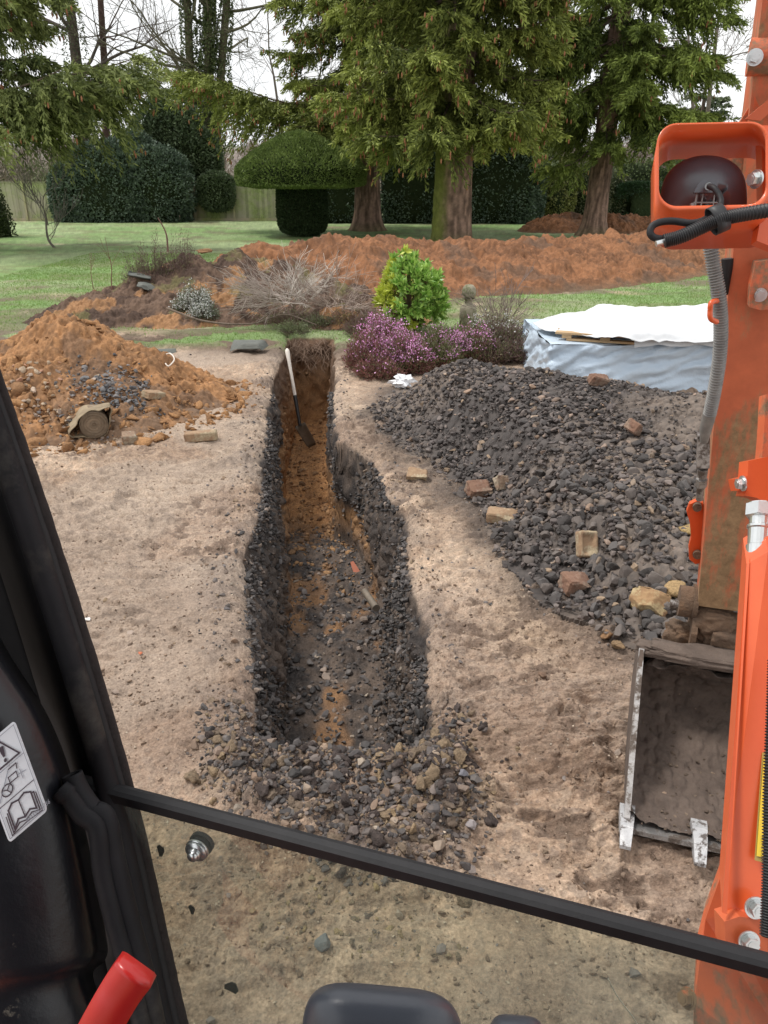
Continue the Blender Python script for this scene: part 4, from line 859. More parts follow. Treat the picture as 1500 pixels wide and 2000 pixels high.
L_ = [('brick', 'pale whole brick standing tilted at the foot of the clay mound', -2.2, 7.22, (.2, .25, 1.15), (.23, .105, .07), YB, 0),
      ('brick', 'short brown half brick lying alone near the rolled cement bag', -2.2, 6.36, (.25, .1, .5), (.13, .11, .085), GB_, 1),
      ('brick', 'long weathered brick lying flat midway between the clay mound and the trench', -1.60, 6.47, (.03, -.05, .12), (.28, .09, .08), YB, 0),
      ('brick', 'broken cream brick at the left tip of the stone heap beside the trench', .25, 5.5, (.1, .2, -.1), (.15, .11, .08), YB, 2),
      ('brick', 'broken pinkish brick lump on the front slope of the stone heap', .68, 5.18, (.3, .1, .4), (.17, .11, .10), RB_, 3),
      ('brick', 'cracked brick standing on edge behind the whole buff brick', .86, 5.2, (.9, .3, .8), (.14, .10, .07), GB_, 3),
      ('brick', 'whole buff brick with red corner lying at the front edge of the stone heap', .80, 4.70, (.12, .04, -.22), (.23, .11, .075), YB, 1),
      ('brick', 'dark red broken brick high on the stone heap', 1.68, 6.0, (.5, .3, .3), (.15, .11, .09), RB_, 2),
      ('brick', 'red-brown brick stub tilted in the middle right of the stone heap', 1.74, 5.15, (.4, .5, .9), (.16, .10, .08), RB_, 1),
      ('brick', 'cream brick with a hollow frog standing on end at the heap foot', 1.17, 4.02, (1.0, .1, .15), (.115, .155, .06), YB, 0),
      ('brick', 'dark reddish brick block below the cream frog brick', 1.06, 3.74, (.1, .15, .3), (.17, .12, .10), RB_, 2),
      ('brick', 'yellowish brick with mortar crust nearest the digger bucket', 1.36, 3.46, (.35, .2, -.5), (.20, .11, .10), (.85, .74, .52), 3)]
def frogged(bm, d):
    for v in bm.verts:
        if v.co.z > d[2] * .3: v.co.z -= .022 * float(ss(.34, .24, abs(v.co.x) / d[0]) * ss(.38, .30, abs(v.co.y) / d[1]))
    return bm
for i, (nm, lb, x, y, rot, d, c, ch) in enumerate(L_): item((frogged if i == 9 else (lambda b, d: b))(roughbox(*d, 500 + i, .008 if ch else .005, ch, 14), d), nm, lb, 'brick', x, y, rot, M_BRICK, .01, c)
# single stones and clods
def rockitem(nm, lb, cat, x, y, s, col, seed, mat=M_STONE, protos=ROCK3, z=None, scl=(1, 1, .8), rot=None):
    V, F = protos[seed % len(protos)]; m = MB(); V = V * s * np.array(scl); m.add(V, F, col); o = m.build(nm, mat, None, protos is CLOD3)
    o.location = (x, y, (surf(x, y) if z is None else z) + s * .3); o.rotation_euler = rot or (0, 0, seed * 1.7); return tag(o, lb, cat)
rockitem('stone', 'grey fist-sized stone alone at the left edge of the far trench', 'stone', -1.50, 8.05, .075, (.20, .17, .15), 3)
rockitem('stone', 'dark grey angular stone seen through the lower window glass', 'stone', *Gd(628, 1850), .036, (.13, .14, .15), 4)
rockitem('stone', 'pale angular stone at the right corner of the near trench spoil', 'stone', *Gd(918, 1630), .033, (.27, .245, .25), 5)
rockitem('stone', 'blue-grey round cobble on the right of the near trench spoil', 'stone', *Gd(905, 1535), .026, (.19, .19, .22), 6)
rockitem('stone', 'round dark cobble on the trench floor', 'stone', *Gd(637, 1368, -.76), .038, (.12, .12, .14), 7, z=-.76)
rockitem('stone', 'dark flat stone tucked under the front edge of the near spoil', 'stone', *Gd(575, 1612), .036, (.12, .11, .105), 8, scl=(1.4, .7, .5))
rockitem('stone', 'small white flint on the bare ground by the cab pillar', 'stone', *Gd(172, 1210), .024, (.72, .70, .68), 9, scl=(1.2, .8, .7))
rockitem('stone', 'pinkish rounded stone between the bare ground and the heap foot', 'stone', .80, 5.02, .04, (.34, .26, .22), 10)
rockitem('brick_fragment', 'tiny orange-red brick chip on the left bare ground', 'brick chip', *Gd(275, 1276), .013, (.45, .14, .07), 11)
rockitem('soil_clod', 'lumpy ochre clod beside the dipper arm on the heap edge', 'clod', 1.72, 3.95, .075, (.40, .29, .14), 1, M_CLOD, CLOD3)
rockitem('soil_clod', 'big ochre clod against the crusted brick by the bucket', 'clod', 1.52, 3.55, .085, (.40, .28, .15), 2, M_CLOD, CLOD3)
rockitem('soil_clod', 'crumbly brown clod on the bare ground left of the bucket top', 'clod', 1.14, 3.2, .05, (.26, .18, .11), 3, M_CLOD, CLOD3)
rockitem('soil_clod', 'small rusty clod just left of the bucket top', 'clod', *Gd(1185, 1245), .04, (.30, .18, .10), 4, M_CLOD, CLOD3)
rockitem('soil_clod', 'soft brown clod near the right spoil edge', 'clod', *Gd(1060, 1325), .03, (.22, .15, .11), 5, M_CLOD, CLOD3)
rockitem('soil_clod', 'big rounded brown clod on the crest of the topsoil heap', 'clod', -3.05, 13.9, .18, (.30, .18, .10), 6, M_CLOD, CLOD3, z=.92)
# flat slabs
M_SLATE = pmat('slate_stone', (.085, .092, .082), (.13, .135, .12), 9, .7, .4, 30)
item(roughbox(.50, .24, .07, 601, .008, 3), 'stone_slab', 'dark grey-green flat stone slab at the left of the far trench end', 'slab', -1.78, 10.2, (.06, -.04, -.22), M_SLATE, .03, smooth=True)
item(roughbox(.24, .16, .04, 602, .006, 2), 'stone_slab', 'small flat grey slab half sunk in mud left of the larger slab', 'slab', -2.85, 10.15, (0, .03, .3), M_SLATE, .01)
item(roughbox(.42, .28, .06, 603, .01, 3), 'stone_slab', 'dark slab lying on the topsoil heap', 'slab', -4.05, 13.2, (.1, .2, .3), M_SLATE, .58)
item(roughbox(.36, .25, .06, 604, .01, 3), 'stone_slab', 'dark broken slab leaning below another on the topsoil heap', 'slab', -3.85, 12.95, (.3, .1, 1.3), M_SLATE, .44)
# rolled cement bag
bg_ = thing('cement_bag', 'hardened tan paper cement bag with a round end at the clay mound foot', 'bag', (-2.56, 6.5, 0))
M_BAG = pmat('set_bag', (.34, .265, .17), (.20, .15, .095), 9, .9, .5, 35, c3=(.12, .095, .06), s3=6, t3=(.56, .66)); M_CEM = pmat('set_core', (.27, .20, .135), (.17, .125, .085), 20, .95, .8, 30)
m = MB(); k = 40; nn_ = 16; a = np.linspace(0, 2 * math.pi, k, endpoint=False); ax = np.array([-.35, .93, -.02]); ax /= np.linalg.norm(ax); u_ = np.cross(ax, [0, 0, 1]); u_ /= np.linalg.norm(u_); v_ = np.cross(u_, ax); c0 = np.array([-2.50, 6.42, .155])
V = []
for i in range(nn_):
    t = i / (nn_ - 1); rr_ = .125 + .02 * t
    flare = 1 + .9 * np.exp(-((a - 3.5) / .28) ** 2) * (1 - .45 * t) + .75 * np.exp(-((a - .75) / .25) ** 2) * (1 - .5 * t); wob = 1 + .05 * np.sin(5 * a + 4 * t)
    V.append(c0 + ax * (.34 * t) + rr_ * (flare * wob)[:, None] * (np.cos(a)[:, None] * u_ + np.sin(a)[:, None] * v_ * (.95 - .3 * t)))
V = np.concatenate(V); i = np.arange(nn_ - 1)[:, None] * k; j = np.arange(k)[None]; j2 = (j + 1) % k
F = np.stack([(i + j).ravel(), (i + j2).ravel(), (i + k + j2).ravel(), (i + k + j).ravel()], 1)
m.add(V, F); o = m.build('paper_skin', M_BAG, bg_, True); md = o.modifiers.new('s', 'SOLIDIFY'); md.thickness = .006
m = MB(); rr = np.linspace(0, .118, 12); V = []
for q in rr: V.append(c0 - ax * (.006 + .012 * math.cos(q * 260)) + q * (np.cos(a)[:, None] * u_ + np.sin(a)[:, None] * v_ * .95))
V.append(c0 + ax * .3 + .118 * (np.cos(a)[:, None] * u_ + np.sin(a)[:, None] * v_ * .9))
V = np.concatenate(V); i = np.arange(12)[:, None] * k; m.add(V, np.stack([(i + j).ravel(), (i + j2).ravel(), (i + k + j2).ravel(), (i + k + j).ravel()], 1)); m.build('cement_core', M_CEM, bg_, True)
# spade in the trench
M_WOODW = pmat('painted_handle', (.74, .66, .58), (.82, .76, .69), 18, .6, .2, 60, c3=(.5, .40, .33), s3=12, t3=(.6, .7)); M_BLK = pmat('black_plastic', (.02, .02, .022), (.028, .028, .03), 20, .45); M_STEEL = pmat('muddy_steel', (.13, .11, .085), (.21, .17, .13), 15, .6, .3, 40, metal=.2)
top = np.array([-1.26, 10.05, .08]); bot = W(592, 866, 10.0); d = bot - top; Ls = np.linalg.norm(d); d /= Ls
sp = thing('spade', 'white-handled trenching spade standing against the left wall of the far trench', 'spade', tuple(bot))
m = MB(); P = [top + d * t for t in (0, .02, .05, .12, .2, .3, .62)]; tube(m, P, [.012, .026, .03, .025, .022, .021, .023], 16); m.build('handle', M_WOODW, sp, True)
m = MB(); tube(m, [top + d * .62, top + d * .8, top + d * 1.02], [.026, .024, .020], 14); m.build('socket', M_BLK, sp, True)
e = np.cross(d, [0, 1, 0]); e /= np.linalg.norm(e); f = np.cross(d, e); m = MB(); q = top + d * 1.0
m_ = []; nb = 9
b0 = bot - q; Lb = np.linalg.norm(b0); b0 /= Lb; dd_ = np.array([.50, .1, -1.0]); dd_ /= np.linalg.norm(dd_); e = np.cross(dd_, [0, 1, 0]); e /= np.linalg.norm(e); f = np.cross(dd_, e)
for i in range(8):
    t = i / 7; w_ = .075 * (1 - .12 * t) if i < 7 else .05
    for j_ in range(nb): s_ = (j_ / (nb - 1) - .5) * 2; m_.append(q + dd_ * (.34 * t) + e * w_ * s_ + f * .016 * s_ * s_)
m.add(m_, grid_faces(8, nb)); o = m.build('blade', M_STEEL, sp, True); md = o.modifiers.new('s', 'SOLIDIFY'); md.thickness = .004
# crumpled clear bag, rusty shard, buried pipe stub, black pipe, rope
M_FILM = pmat('crumpled_film', (.75, .76, .78), (.9, .9, .92), 14, .25, .3, 30, coat=.4)
def crumple(cx, cy, cz, rx, ry, rz, seed, amp=.5):
    V, F = ICO[3]; n = np.abs(fb3(V[:, 0], V[:, 1], V[:, 2], 2.2, 3, seed) - .5) * 2; V = V * (1 - amp + amp * 1.6 * n[:, None]) * [rx, ry, rz] + [cx, cy, cz]; m = MB(); m.add(V, F); return m
tag(crumple(.215, 8.3, .075, .19, .13, .12, 5, .7).build('plastic_bag', M_FILM, None), 'crumpled clear-white plastic bag below the purple heather', 'plastic bag')
m = MB(); tube(m, [W(1300, 955, 5.9), W(1312, 935, 5.9), W(1325, 918, 5.95)], .022, 12, (1, 1, 1)); tag(m.build('pipe_offcut', M_BLK, None, True), 'short black pipe offcut half buried near the top right of the stone heap', 'pipe')
tag(prism('slate_fragment', [W(1318, 905, 5.85), W(1350, 918, 5.7), W(1385, 920, 5.7), W(1350, 895, 5.95)], (0, 0, -.03), M_SLATE), 'flat grey slate fragment beside the black pipe offcut', 'slate')
m = MB(); tube(m, [W(712, 1155, 5.05), W(735, 1188, 4.8)], [.022, .024], 12); tag(m.build('buried_pipe', M_STEEL, None, True), 'dark pipe stub sticking out of the right trench wall', 'pipe')
M_RUST = pmat('rusty_shard', (.30, .09, .045), (.22, .07, .04), 12, .8)
tag(prism('pot_shard', [W(684, 1098, 5.25), W(697, 1118, 5.15), W(690, 1117, 5.15)], (.02, .02, 0), M_RUST, None, .001), 'thin rust-red pottery shard sticking out of the trench floor', 'shard')
m = MB(); V = smoothpath([(-2.30, 8.1, .50), (-2.2, 8.0, .53), (-2.12, 7.9, .45), (-2.2, 7.8, .36), (-2.28, 7.9, .38)], 30); tube(m, (V - V.mean(0)) * .6 + V.mean(0) - [0, 0, .05], .007, 8); tag(m.build('cord_loop', M_WOODW, None, True), 'pale loop of old cord on the right side of the clay mound', 'cord')
# stone finial
M_LIMEST = pmat('mossy_limestone', (.24, .21, .15), (.33, .30, .22), 12, .9, .5, 30, c3=(.11, .12, .05), s3=10, t3=(.5, .65))
fn = thing('stone_finial', 'small weathered stone finial with a ball top behind the heather', 'ornament', (1.28, 12.0, 0))
m = MB(); pr = [(.0, .0), (.13, .0), (.13, .30), (.10, .34), (.06, .37), (.055, .42), (.10, .45)]; k = 24; a = np.linspace(0, 2 * math.pi, k, endpoint=False)
def lathe(mb, prof, c, k=24, col=(1, 1, 1)):
    a = np.linspace(0, 2 * math.pi, k, endpoint=False); V = np.concatenate([np.stack([q * np.cos(a) + c[0], q * np.sin(a) + c[1], np.full(k, z + c[2])], 1) for q, z in prof]); i = np.arange(len(prof) - 1)[:, None] * k; j = np.arange(k)[None]; j2 = (j + 1) % k
    mb.add(V, np.stack([(i + j).ravel(), (i + j2).ravel(), (i + k + j2).ravel(), (i + k + j).ravel()], 1), col)
lathe(m, pr, (1.28, 12, 0)); m.build('pedestal', M_LIMEST, fn, True)
m = MB(); lathe(m, [(.02, .43), (.075, .455), (.105, .50), (.11, .545), (.095, .60), (.06, .64), (.0, .655)], (1.28, 12, 0)); m.build('ball', M_LIMEST, fn, True)
# ---------------------------------------------------------------- sheeted stack
M_TARP = pmat('grey_blue_sheet', (.50, .60, .71), (.56, .66, .77), 3, .36, .5, 9, spec=.45, dist=.02, coat=.1); M_WHITE = pmat('white_sheet', (.60, .61, .63), (.68, .69, .70), 4, .55, .2, 9, dist=.02); M_TIM = pmat('pallet_timber', (.42, .27, .14), (.52, .36, .20), 9, .8, .3, 50)
st = thing('sheeted_stack', 'stack of goods wrapped in grey-blue plastic sheet behind the stone heap', 'stack', (3.2, 8.9, 0))
def cloth(name, outline, zf, nx, mat, parent, thick=.004):
    pass
nx, ny = 120, 70; xs = np.linspace(0, 1, nx); 
def tarp():
    m = MB(); x0, x1, y0, y1, H = 1.74, 4.9, 8.15, 9.8, .52; per = []
    n = 360; s = np.linspace(0, 1, n)
    cor = [(x0, y1), (x0, y0), (x1, y0), (x1, y1), (x0, y1)]; seg = np.array([0, 1.65, 1.65 + 3.16, 3.3 + 3.16, 3.3 + 6.32]); P = np.stack([np.interp(s * seg[-1], seg, [c[q] for c in cor]) for q in (0, 1)], 1)
    for _ in range(10): P[1:-1] = (P[:-2] + P[2:] + P[1:-1] * 2) / 4
    nrm = np.gradient(P, axis=0); nrm = np.stack([-nrm[:, 1], nrm[:, 0]], 1) * -1; nrm /= np.linalg.norm(nrm, axis=1)[:, None] + 1e-9
    V = []; rows = 30
    for i in range(rows):
        t = i / (rows - 1); z = H * (1 - t) - .02
        fold = .035 * np.sin(s * 60 + 3 * fb2(s * 20, s * 0 + t * 2, 1, 2, 701)) * t ** 1.3 * (fb2(s * 30, s * 0, 1, 2, 703)) + .11 * (np.abs(2 * fb2(s * 34 + t * 2.2, s * 0 + t * 3 + s * 8, 1, 4, 705) - 1) - .3) + .07 * t * t
        V.append(np.stack([P[:, 0] + nrm[:, 0] * fold, P[:, 1] + nrm[:, 1] * fold, np.full(n, z) + .02 * (fb2(s * 25, s * 0, 1, 2, 707) - .5)], 1))
    m.add(np.concatenate(V), grid_faces(rows, n)); X, Y = np.meshgrid(np.linspace(x0 + .01, x1 - .01, 80), np.linspace(y0 + .01, y1 - .01, 50)); x, y = X.ravel(), Y.ravel()
    m.add(np.stack([x, y, H - .02 + .03 * (fb2(x, y, 4, 3, 709) - .5)], 1), grid_faces(50, 80)); return m
tarp().build('wrapping_sheet', M_TARP, st, True)
ux_, uy_ = np.array([.95, -.32]), np.array([.32, .95])
def bd(o2, a, b): return o2 + ux_ * a + uy_ * b
pl = thing('pallet', 'timber pallet lying skewed on the grey-blue sheeted stack under the white sheet', 'pallet', (2.5, 8.4, .6))
O2 = np.array([1.86, 8.38])
def plank(nm, a0, a1, b0, b1, z0, z1):
    c = [bd(O2, a0, b0), bd(O2, a1, b0), bd(O2, a1, b1), bd(O2, a0, b1)]
    prism(nm, [(p[0], p[1], z0) for p in c], (0, 0, z1 - z0), M_TIM, pl, .003)
plank('deck_board', -.02, 1.0, -.02, .10, .575, .595); plank('bottom_board', .10, .86, -.0, .09, .508, .530)
for a_ in (.05, .45, .84): plank('block', a_, a_ + .10, .0, .10, .532, .573)
for b_ in (.22, .44, .66, .9): plank('deck_board', -.02, 1.0, b_, b_ + .1, .575, .595)
prism('timber_batten', [(1.72, 8.05, .14), (1.98, 7.93, .05), (1.99, 7.96, .05), (1.73, 8.09, .14)], (0, 0, .035), M_TIM).name = 'timber_batten'
tag(bpy.data.objects['timber_batten'], 'short pale batten poking out at the lower left of the sheeted stack', 'timber')
# white sheet over the pallet
OUT = [(1.70, 8.98), (1.80, 8.72), (2.02, 8.36), (2.30, 8.12), (2.48, 7.96), (2.75, 7.98), (3.1, 8.02), (3.6, 7.97), (4.6, 7.95), (4.9, 9.7), (4.0, 9.75), (3.2, 9.62), (2.6, 9.60), (2.15, 9.35)]
m = MB(); Pc = np.array([3.1, 8.85]); OU = smoothpath(np.array([*OUT, OUT[0]]), 220)[:, :2]; V = []
for i in range(46):
    t = (i / 45) ** .8; q = Pc + (OU - Pc) * t; n_ = fb2(q[:, 0], q[:, 1], 2.2, 4, 711); zz = .650 + .15 * (n_ - .5) + .02 * np.abs(2 * fb2(q[:, 0] * 3, q[:, 1], 3, 3, 712) - 1) - .07 * ss(.9, 1, t) * (.5 + fb2(q[:, 0], q[:, 1], 5, 2, 713)) + .035 * ss(8.8, 9.6, q[:, 1]); V.append(np.stack([q[:, 0], q[:, 1], zz], 1))
m.add(np.concatenate(V), grid_faces(46, 220)); ws = m.build('white_sheet', M_WHITE, None, True); md = ws.modifiers.new('s', 'SOLIDIFY'); md.thickness = .004; md.offset = -1
tag(ws, 'bright white plastic sheet draped over the pallet on top of the stack', 'sheet')
OU2 = OU[70:150]; m = MB(); V = []
for i in range(8):
    t = i / 7; V.append(np.stack([OU2[:, 0], OU2[:, 1] - .03 * t + .10 - .02 * np.sin(OU2[:, 0] * 9), np.full(80, .58) - .055 * t - .035 * t * vn2(OU2[:, 0] * 7, OU2[:, 0] * 0, 3)], 1))
m.add(np.concatenate(V), grid_faces(8, 80)); o = m.build('sheet_hem', M_WHITE, ws, True)
# ---------------------------------------------------------------- plants in the border
def rnd(n, a, b): return r.uniform(a, b, n)
r = np.random.default_rng(77)
def heather(label, blobs, seed, name='heather', woodc=((.24, .09, .085), (.22, .13, .10)), greenc=((.10, .11, .045), (.20, .21, .09)), pinkc=((.70, .24, .60), (.98, .58, .88)), pf=1.0):
    r = np.random.default_rng(seed); root = thing(name, label, 'heather plant', (blobs[0][0], blobs[0][1], 0)); st_ = MB(); gr = MB(); fl = MB()
    for cx, cy, R_, H_, n, pink, gn in blobs:
        ang = r.uniform(0, 6.28, n); q = np.sqrt(r.uniform(0, 1, n)); tx = cx + R_ * q * np.cos(ang); ty = cy + R_ * .75 * q * np.sin(ang); tz = H_ * np.sqrt(np.maximum(0, 1 - (q * .92) ** 2)) * r.uniform(.55, 1.22, n) * (.7 + .6 * vn2(np.cos(ang) * 2.5 + q * 2, np.sin(ang) * 2.5, seed))
        b = np.stack([cx + R_ * .45 * q * np.cos(ang), cy + R_ * .3 * q * np.sin(ang), np.zeros(n)], 1); T = np.stack([tx, ty, np.maximum(tz, .04)], 1)
        leaves(st_, b, T - b, np.linalg.norm(T - b, axis=1), .0035, lerp(woodc[0], woodc[1], r.uniform(0, 1, n)), r)
        K = 16; t = r.uniform(.35, 1.0, (n, K)); P = (b[:, None] + (T - b)[:, None] * t[..., None]).reshape(-1, 3) + r.normal(0, .016, (n * K, 3)); D = np.repeat(T - b, K, 0) + r.normal(0, .45, (n * K, 3)) * np.linalg.norm(T - b, axis=1).repeat(K)[:, None]
        zf = P[:, 2] / H_; gsel = r.uniform(0, 1, n * K) < gn * ss(.1, .5, zf) + .15; c = np.where(gsel[:, None], lerp(greenc[0], greenc[1], r.uniform(0, 1, n * K)), lerp(woodc[0], woodc[1], r.uniform(0, 1, n * K)))
        leaves(gr, P, D, .040, .0045, c, r)
        kk = (t.ravel() > .72) & (P[:, 2] > .45 * H_ + .0) & (r.uniform(0, 1, n * K) < pink * pf * (.25 + 1.5 * ss(.42, .62, fb3(P[:, 0], P[:, 1], P[:, 2], 5, 2, seed))))
        Pf = P[kk]; m = len(Pf); leaves(fl, Pf + [0, -.006, .006], r.normal(0, 1, (m, 3)) + [0, -.3, .6], .024, .0085, lerp(pinkc[0], pinkc[1], r.uniform(0, 1, m)), r)
    st_.build('stems', M_TWIG, root); gr.build('foliage', M_LEAF, root)
    if fl.V: fl.build('flowers', M_LEAF, root)
    return root
heather('heather with purple-pink flowers and rusty stems at the right of the far trench', [(.02, 9.35, .46, .53, 1000, 1.0, .35), (-.15, 9.0, .34, .38, 700, .25, .05), (.25, 9.0, .38, .40, 800, .45, .35), (-.05, 8.75, .3, .22, 400, .05, .0)], 801)
heather('greener heather with scattered pink flowers right of the purple one', [(.72, 9.5, .42, .42, 900, .40, .8), (1.05, 9.6, .40, .42, 700, .75, .6), (.62, 9.2, .32, .34, 500, .12, .8)], 802)
heather('brown dead heather clump with a few white flowers behind the stone heap', [(1.45, 9.9, .45, .42, 900, .12, .2), (1.85, 9.5, .36, .36, 600, .10, .1), (1.3, 9.5, .3, .30, 500, .05, .15)], 803, woodc=((.13, .085, .075), (.19, .12, .10)), pinkc=((.8, .8, .78), (.88, .88, .86)), pf=.6)
heather('low white-flowering heath behind the brown clump, beside the white sheet', [(1.55, 10.7, .5, .34, 700, .7, .5), (2.2, 10.5, .42, .3, 500, .7, .4)], 804, woodc=((.12, .09, .07), (.16, .12, .09)), pinkc=((.62, .60, .58), (.75, .73, .71)))
heather('uprooted white-flowering heath lying on the front of the topsoil heap', [(-3.05, 12.55, .38, .52, 800, 1.0, .6), (-2.85, 12.3, .3, .3, 300, .8, .6)], 805, woodc=((.12, .09, .07), (.16, .12, .09)), greenc=((.10, .13, .07), (.22, .26, .17)), pinkc=((.65, .66, .63), (.8, .8, .78)))
heather('grey-green scrubby clump overhanging the far left corner of the trench', [(-1.32, 11.5, .26, .16, 110, .0, .9), (-1.0, 12.0, .3, .18, 110, .0, .6)], 806, woodc=((.13, .10, .08), (.19, .15, .12)), greenc=((.11, .13, .06), (.25, .28, .15)), pinkc=((.6, .6, .58), (.7, .7, .68)))
heather('reddish-brown scrub over the far end of the trench', [(-.45, 12.1, .5, .26, 260, 0, .1), (-.25, 11.3, .35, .30, 300, 0, .05), (-1.5, 12.3, .6, .2, 200, 0, .3)], 807, woodc=((.16, .10, .085), (.22, .15, .13)))
heather('dark brown brush tangle on the left crest of the topsoil heap', [(-3.95, 13.5, .5, 1.02, 900, 0, .15), (-3.5, 13.7, .5, 1.15, 700, 0, .1)], 808, woodc=((.10, .065, .055), (.17, .11, .095)))
# green whorled shrub
gs = thing('green_shrub', 'bright green bushy shrub with glossy whorled leaves behind the purple heather', 'shrub', (.42, 11.8, 0))
n = 340; d = r.normal(size=(n, 3)); d /= np.linalg.norm(d, axis=1)[:, None]; q = r.uniform(.35, 1, n) ** .45 * (.62 + .75 * fb3(d[:, 0], d[:, 1], d[:, 2], 2.6, 2, 12))
P = np.stack([.42 + d[:, 0] * .50 * q * (1 - .25 * np.maximum(d[:, 2], 0)) - .10 * np.maximum(d[:, 2], 0), 11.8 + d[:, 1] * .46 * q, .56 + d[:, 2] * .52 * q], 1); P = P[P[:, 2] > .08]; n = len(P)
K = 13; ax = P - np.array([.42, 11.8, .35]); ax /= np.linalg.norm(ax, axis=1)[:, None]; ax[:, 2] += .35
D = np.repeat(ax, K, 0) * .55 + r.normal(0, .75, (n * K, 3)); c = lerp((.16, .34, .05), (.46, .64, .16), r.uniform(0, 1, n * K)); ye = (np.repeat(fb3(P[:, 0], P[:, 1], P[:, 2], 2.5, 2, 9), K) > .60)[:, None]; c = np.where(ye, c * .35 + np.array([.62, .62, .08]) * .65, c)
m = MB(); leaves(m, np.repeat(P, K, 0), D, r.uniform(.09, .14, n * K), .024, c, r); M_GLOSSL = pmat('glossy_leaf', (.9, .9, .9), (1.1, 1.1, 1.1), 3, .35, attr=True, trans=.2, spec=.5); m.build('foliage', M_GLOSSL, gs)
m = MB(); C0 = np.array([.42, 11.8, -.02])
for i in range(0, n, 4): tube(m, smoothpath([C0, C0 + (P[i] - C0) * .5 + [0, 0, .08], P[i]], 5), [.012, .009, .007, .005, .003], 4, (.16, .12, .07), caps=False)
m.build('stems', M_TWIG, gs)
# dead grey brush across the topsoil heap
def brush(label, base, n, L, seed, dirf, col=(.38, .33, .29), depth=2, rad=.012, name='dead_brush'):
    r = np.random.default_rng(seed); root = thing(name, label, 'brushwood', tuple(base)); m = MB()
    for i in range(n):
        d = dirf(r); d = np.array(d) / np.linalg.norm(d); bare(m, np.array(base) + r.normal(0, .12, 3) * [1, 1, .3], d, L * r.uniform(.6, 1.1), rad * r.uniform(.6, 1.2), depth, r, col, .42, None, -.02, .0028, (2, 4), 4)
    m.build('twigs', M_TWIG, root); return root
brush('grey fan of dead twigs standing on the right of the topsoil heap', (-1.35, 12.4, .35), 22, .40, 811, lambda r: (r.normal(.2, .8), r.normal(-.1, .4), r.uniform(.3, 1.1)), (.52, .47, .42), 2, .012)
brush('tangle of grey-brown dead twigs spilling left over the topsoil heap', (-1.5, 11.9, .45), 26, .50, 812, lambda r: (r.normal(-1, .5), r.normal(-.1, .3), r.uniform(-.15, .6)), (.40, .34, .30), 2, .010)
brush('thin brown twigs trailing over the far trench end', (-.7, 11.9, .35), 20, .42, 813, lambda r: (r.normal(.1, .9), r.normal(-.3, .4), r.uniform(-.1, .6)), (.34, .27, .23), 2, .008)
brush('thin upright brown twigs behind the brown heather', (1.7, 11.2, .0), 14, .5, 814, lambda r: (r.normal(0, .4), r.normal(0, .3), r.uniform(.6, 1.2)), (.22, .17, .15), 2, .007)
brush('thin rust-coloured suckers on the far corner of the topsoil heap', (-4.75, 13.3, .35), 2, .5, 815, lambda r: (r.normal(.05, .1), 0, 1), (.20, .10, .08), 1, .010)
m = MB(); tube(m, smoothpath([(-3.3, 12.0, .30), (-2.7, 11.85, .13), (-2.0, 11.8, .10), (-1.5, 11.9, .22), (-1.0, 11.6, .12)], 30), np.linspace(.018, .007, 30), 8, (.20, .16, .13)); tag(m.build('branch', M_BARK, None, True), 'long fallen grey branch lying along the foot of the topsoil heap', 'branch')
m = MB(); tube(m, smoothpath([(-3.72, 14.0, .95), (-3.72, 14.0, 1.25), (-3.83, 14.0, 1.5)], 10), np.linspace(.018, .008, 10), 6, (.20, .12, .10)); tag(m.build('stick', M_BARK, None, True), 'single brown stick poking up from the crest of the topsoil heap', 'stick')
# roots hanging in the far trench end
m = MB()
for i in range(60):
    x = r.uniform(-1.45, -.7); z = r.uniform(-.15, .0); P = [np.array([x, r.uniform(11.1, 11.3), z])]
    for _ in range(5): P.append(P[-1] + [r.normal(0, .06), r.normal(-.03, .04), -r.uniform(.02, .09)])
    tube(m, P, np.linspace(.006, .002, 6), 4, (.22, .15, .11), caps=False)
tag(m.build('roots', M_TWIG, None), kind='stuff')

# ================================================================ EXCAVATOR
EX = thing('mini_excavator', 'orange mini excavator seen from its cab, with dipper arm, bucket and dark window frame', 'excavator', (0, 0, 0))
OR1, OR2 = (.66, .095, .022), (.74, .125, .032)
M_OR = pmat('orange_paint', OR1, OR2, 4, .38, .04, 90, spec=.5, coat=.2, c3=(.34, .12, .06), s3=34, t3=(.70, .76), rough2=.8); M_ORD = pmat('scratched_orange_paint', (.52, .11, .042), (.64, .14, .05), 9, .5, .18, 45, c3=(.24, .15, .09), s3=6, t3=(.49, .57), dist=.003, rough2=.9)
M_ORM = pmat('mud_streaked_paint', (.38, .22, .10), (.24, .145, .075), 9, .9, .35, 60, c3=(.62, .13, .04), s3=6, t3=(.60, .66), dist=.003, rough2=.55)
M_MUD = pmat('dried_mud', (.17, .105, .065), (.10, .066, .045), 14, .95, .8, 45, c3=(.22, .13, .075), s3=9, dist=.012); M_MUDB = pmat('bucket_mud', (.085, .062, .050), (.15, .112, .090), 10, .93, .8, 70, c3=(.20, .13, .08), s3=7, t3=(.62, .72), dist=.008)
M_WORN = pmat('worn_steel', (.30, .29, .28), (.50, .49, .48), 25, .38, .3, 50, metal=.8, c3=(.16, .13, .11), s3=18, t3=(.46, .56), dist=.003, rough2=.8); M_ZINC = pmat('zinc_plate', (.60, .62, .62), (.72, .74, .74), 15, .28, .05, 60, metal=.9, c3=(.32, .30, .28), s3=30, t3=(.6, .7))
M_RUB = pmat('black_rubber', (.009, .009, .011), (.017, .016, .018), 30, .6, .25, 120, spec=.4, dist=.001); M_CABB = pmat('black_cab_paint', (.008, .0085, .012), (.013, .014, .018), 6, .33, .08, 50, spec=.5, c3=(.16, .14, .11), s3=26, t3=(.66, .74), rough2=.9)
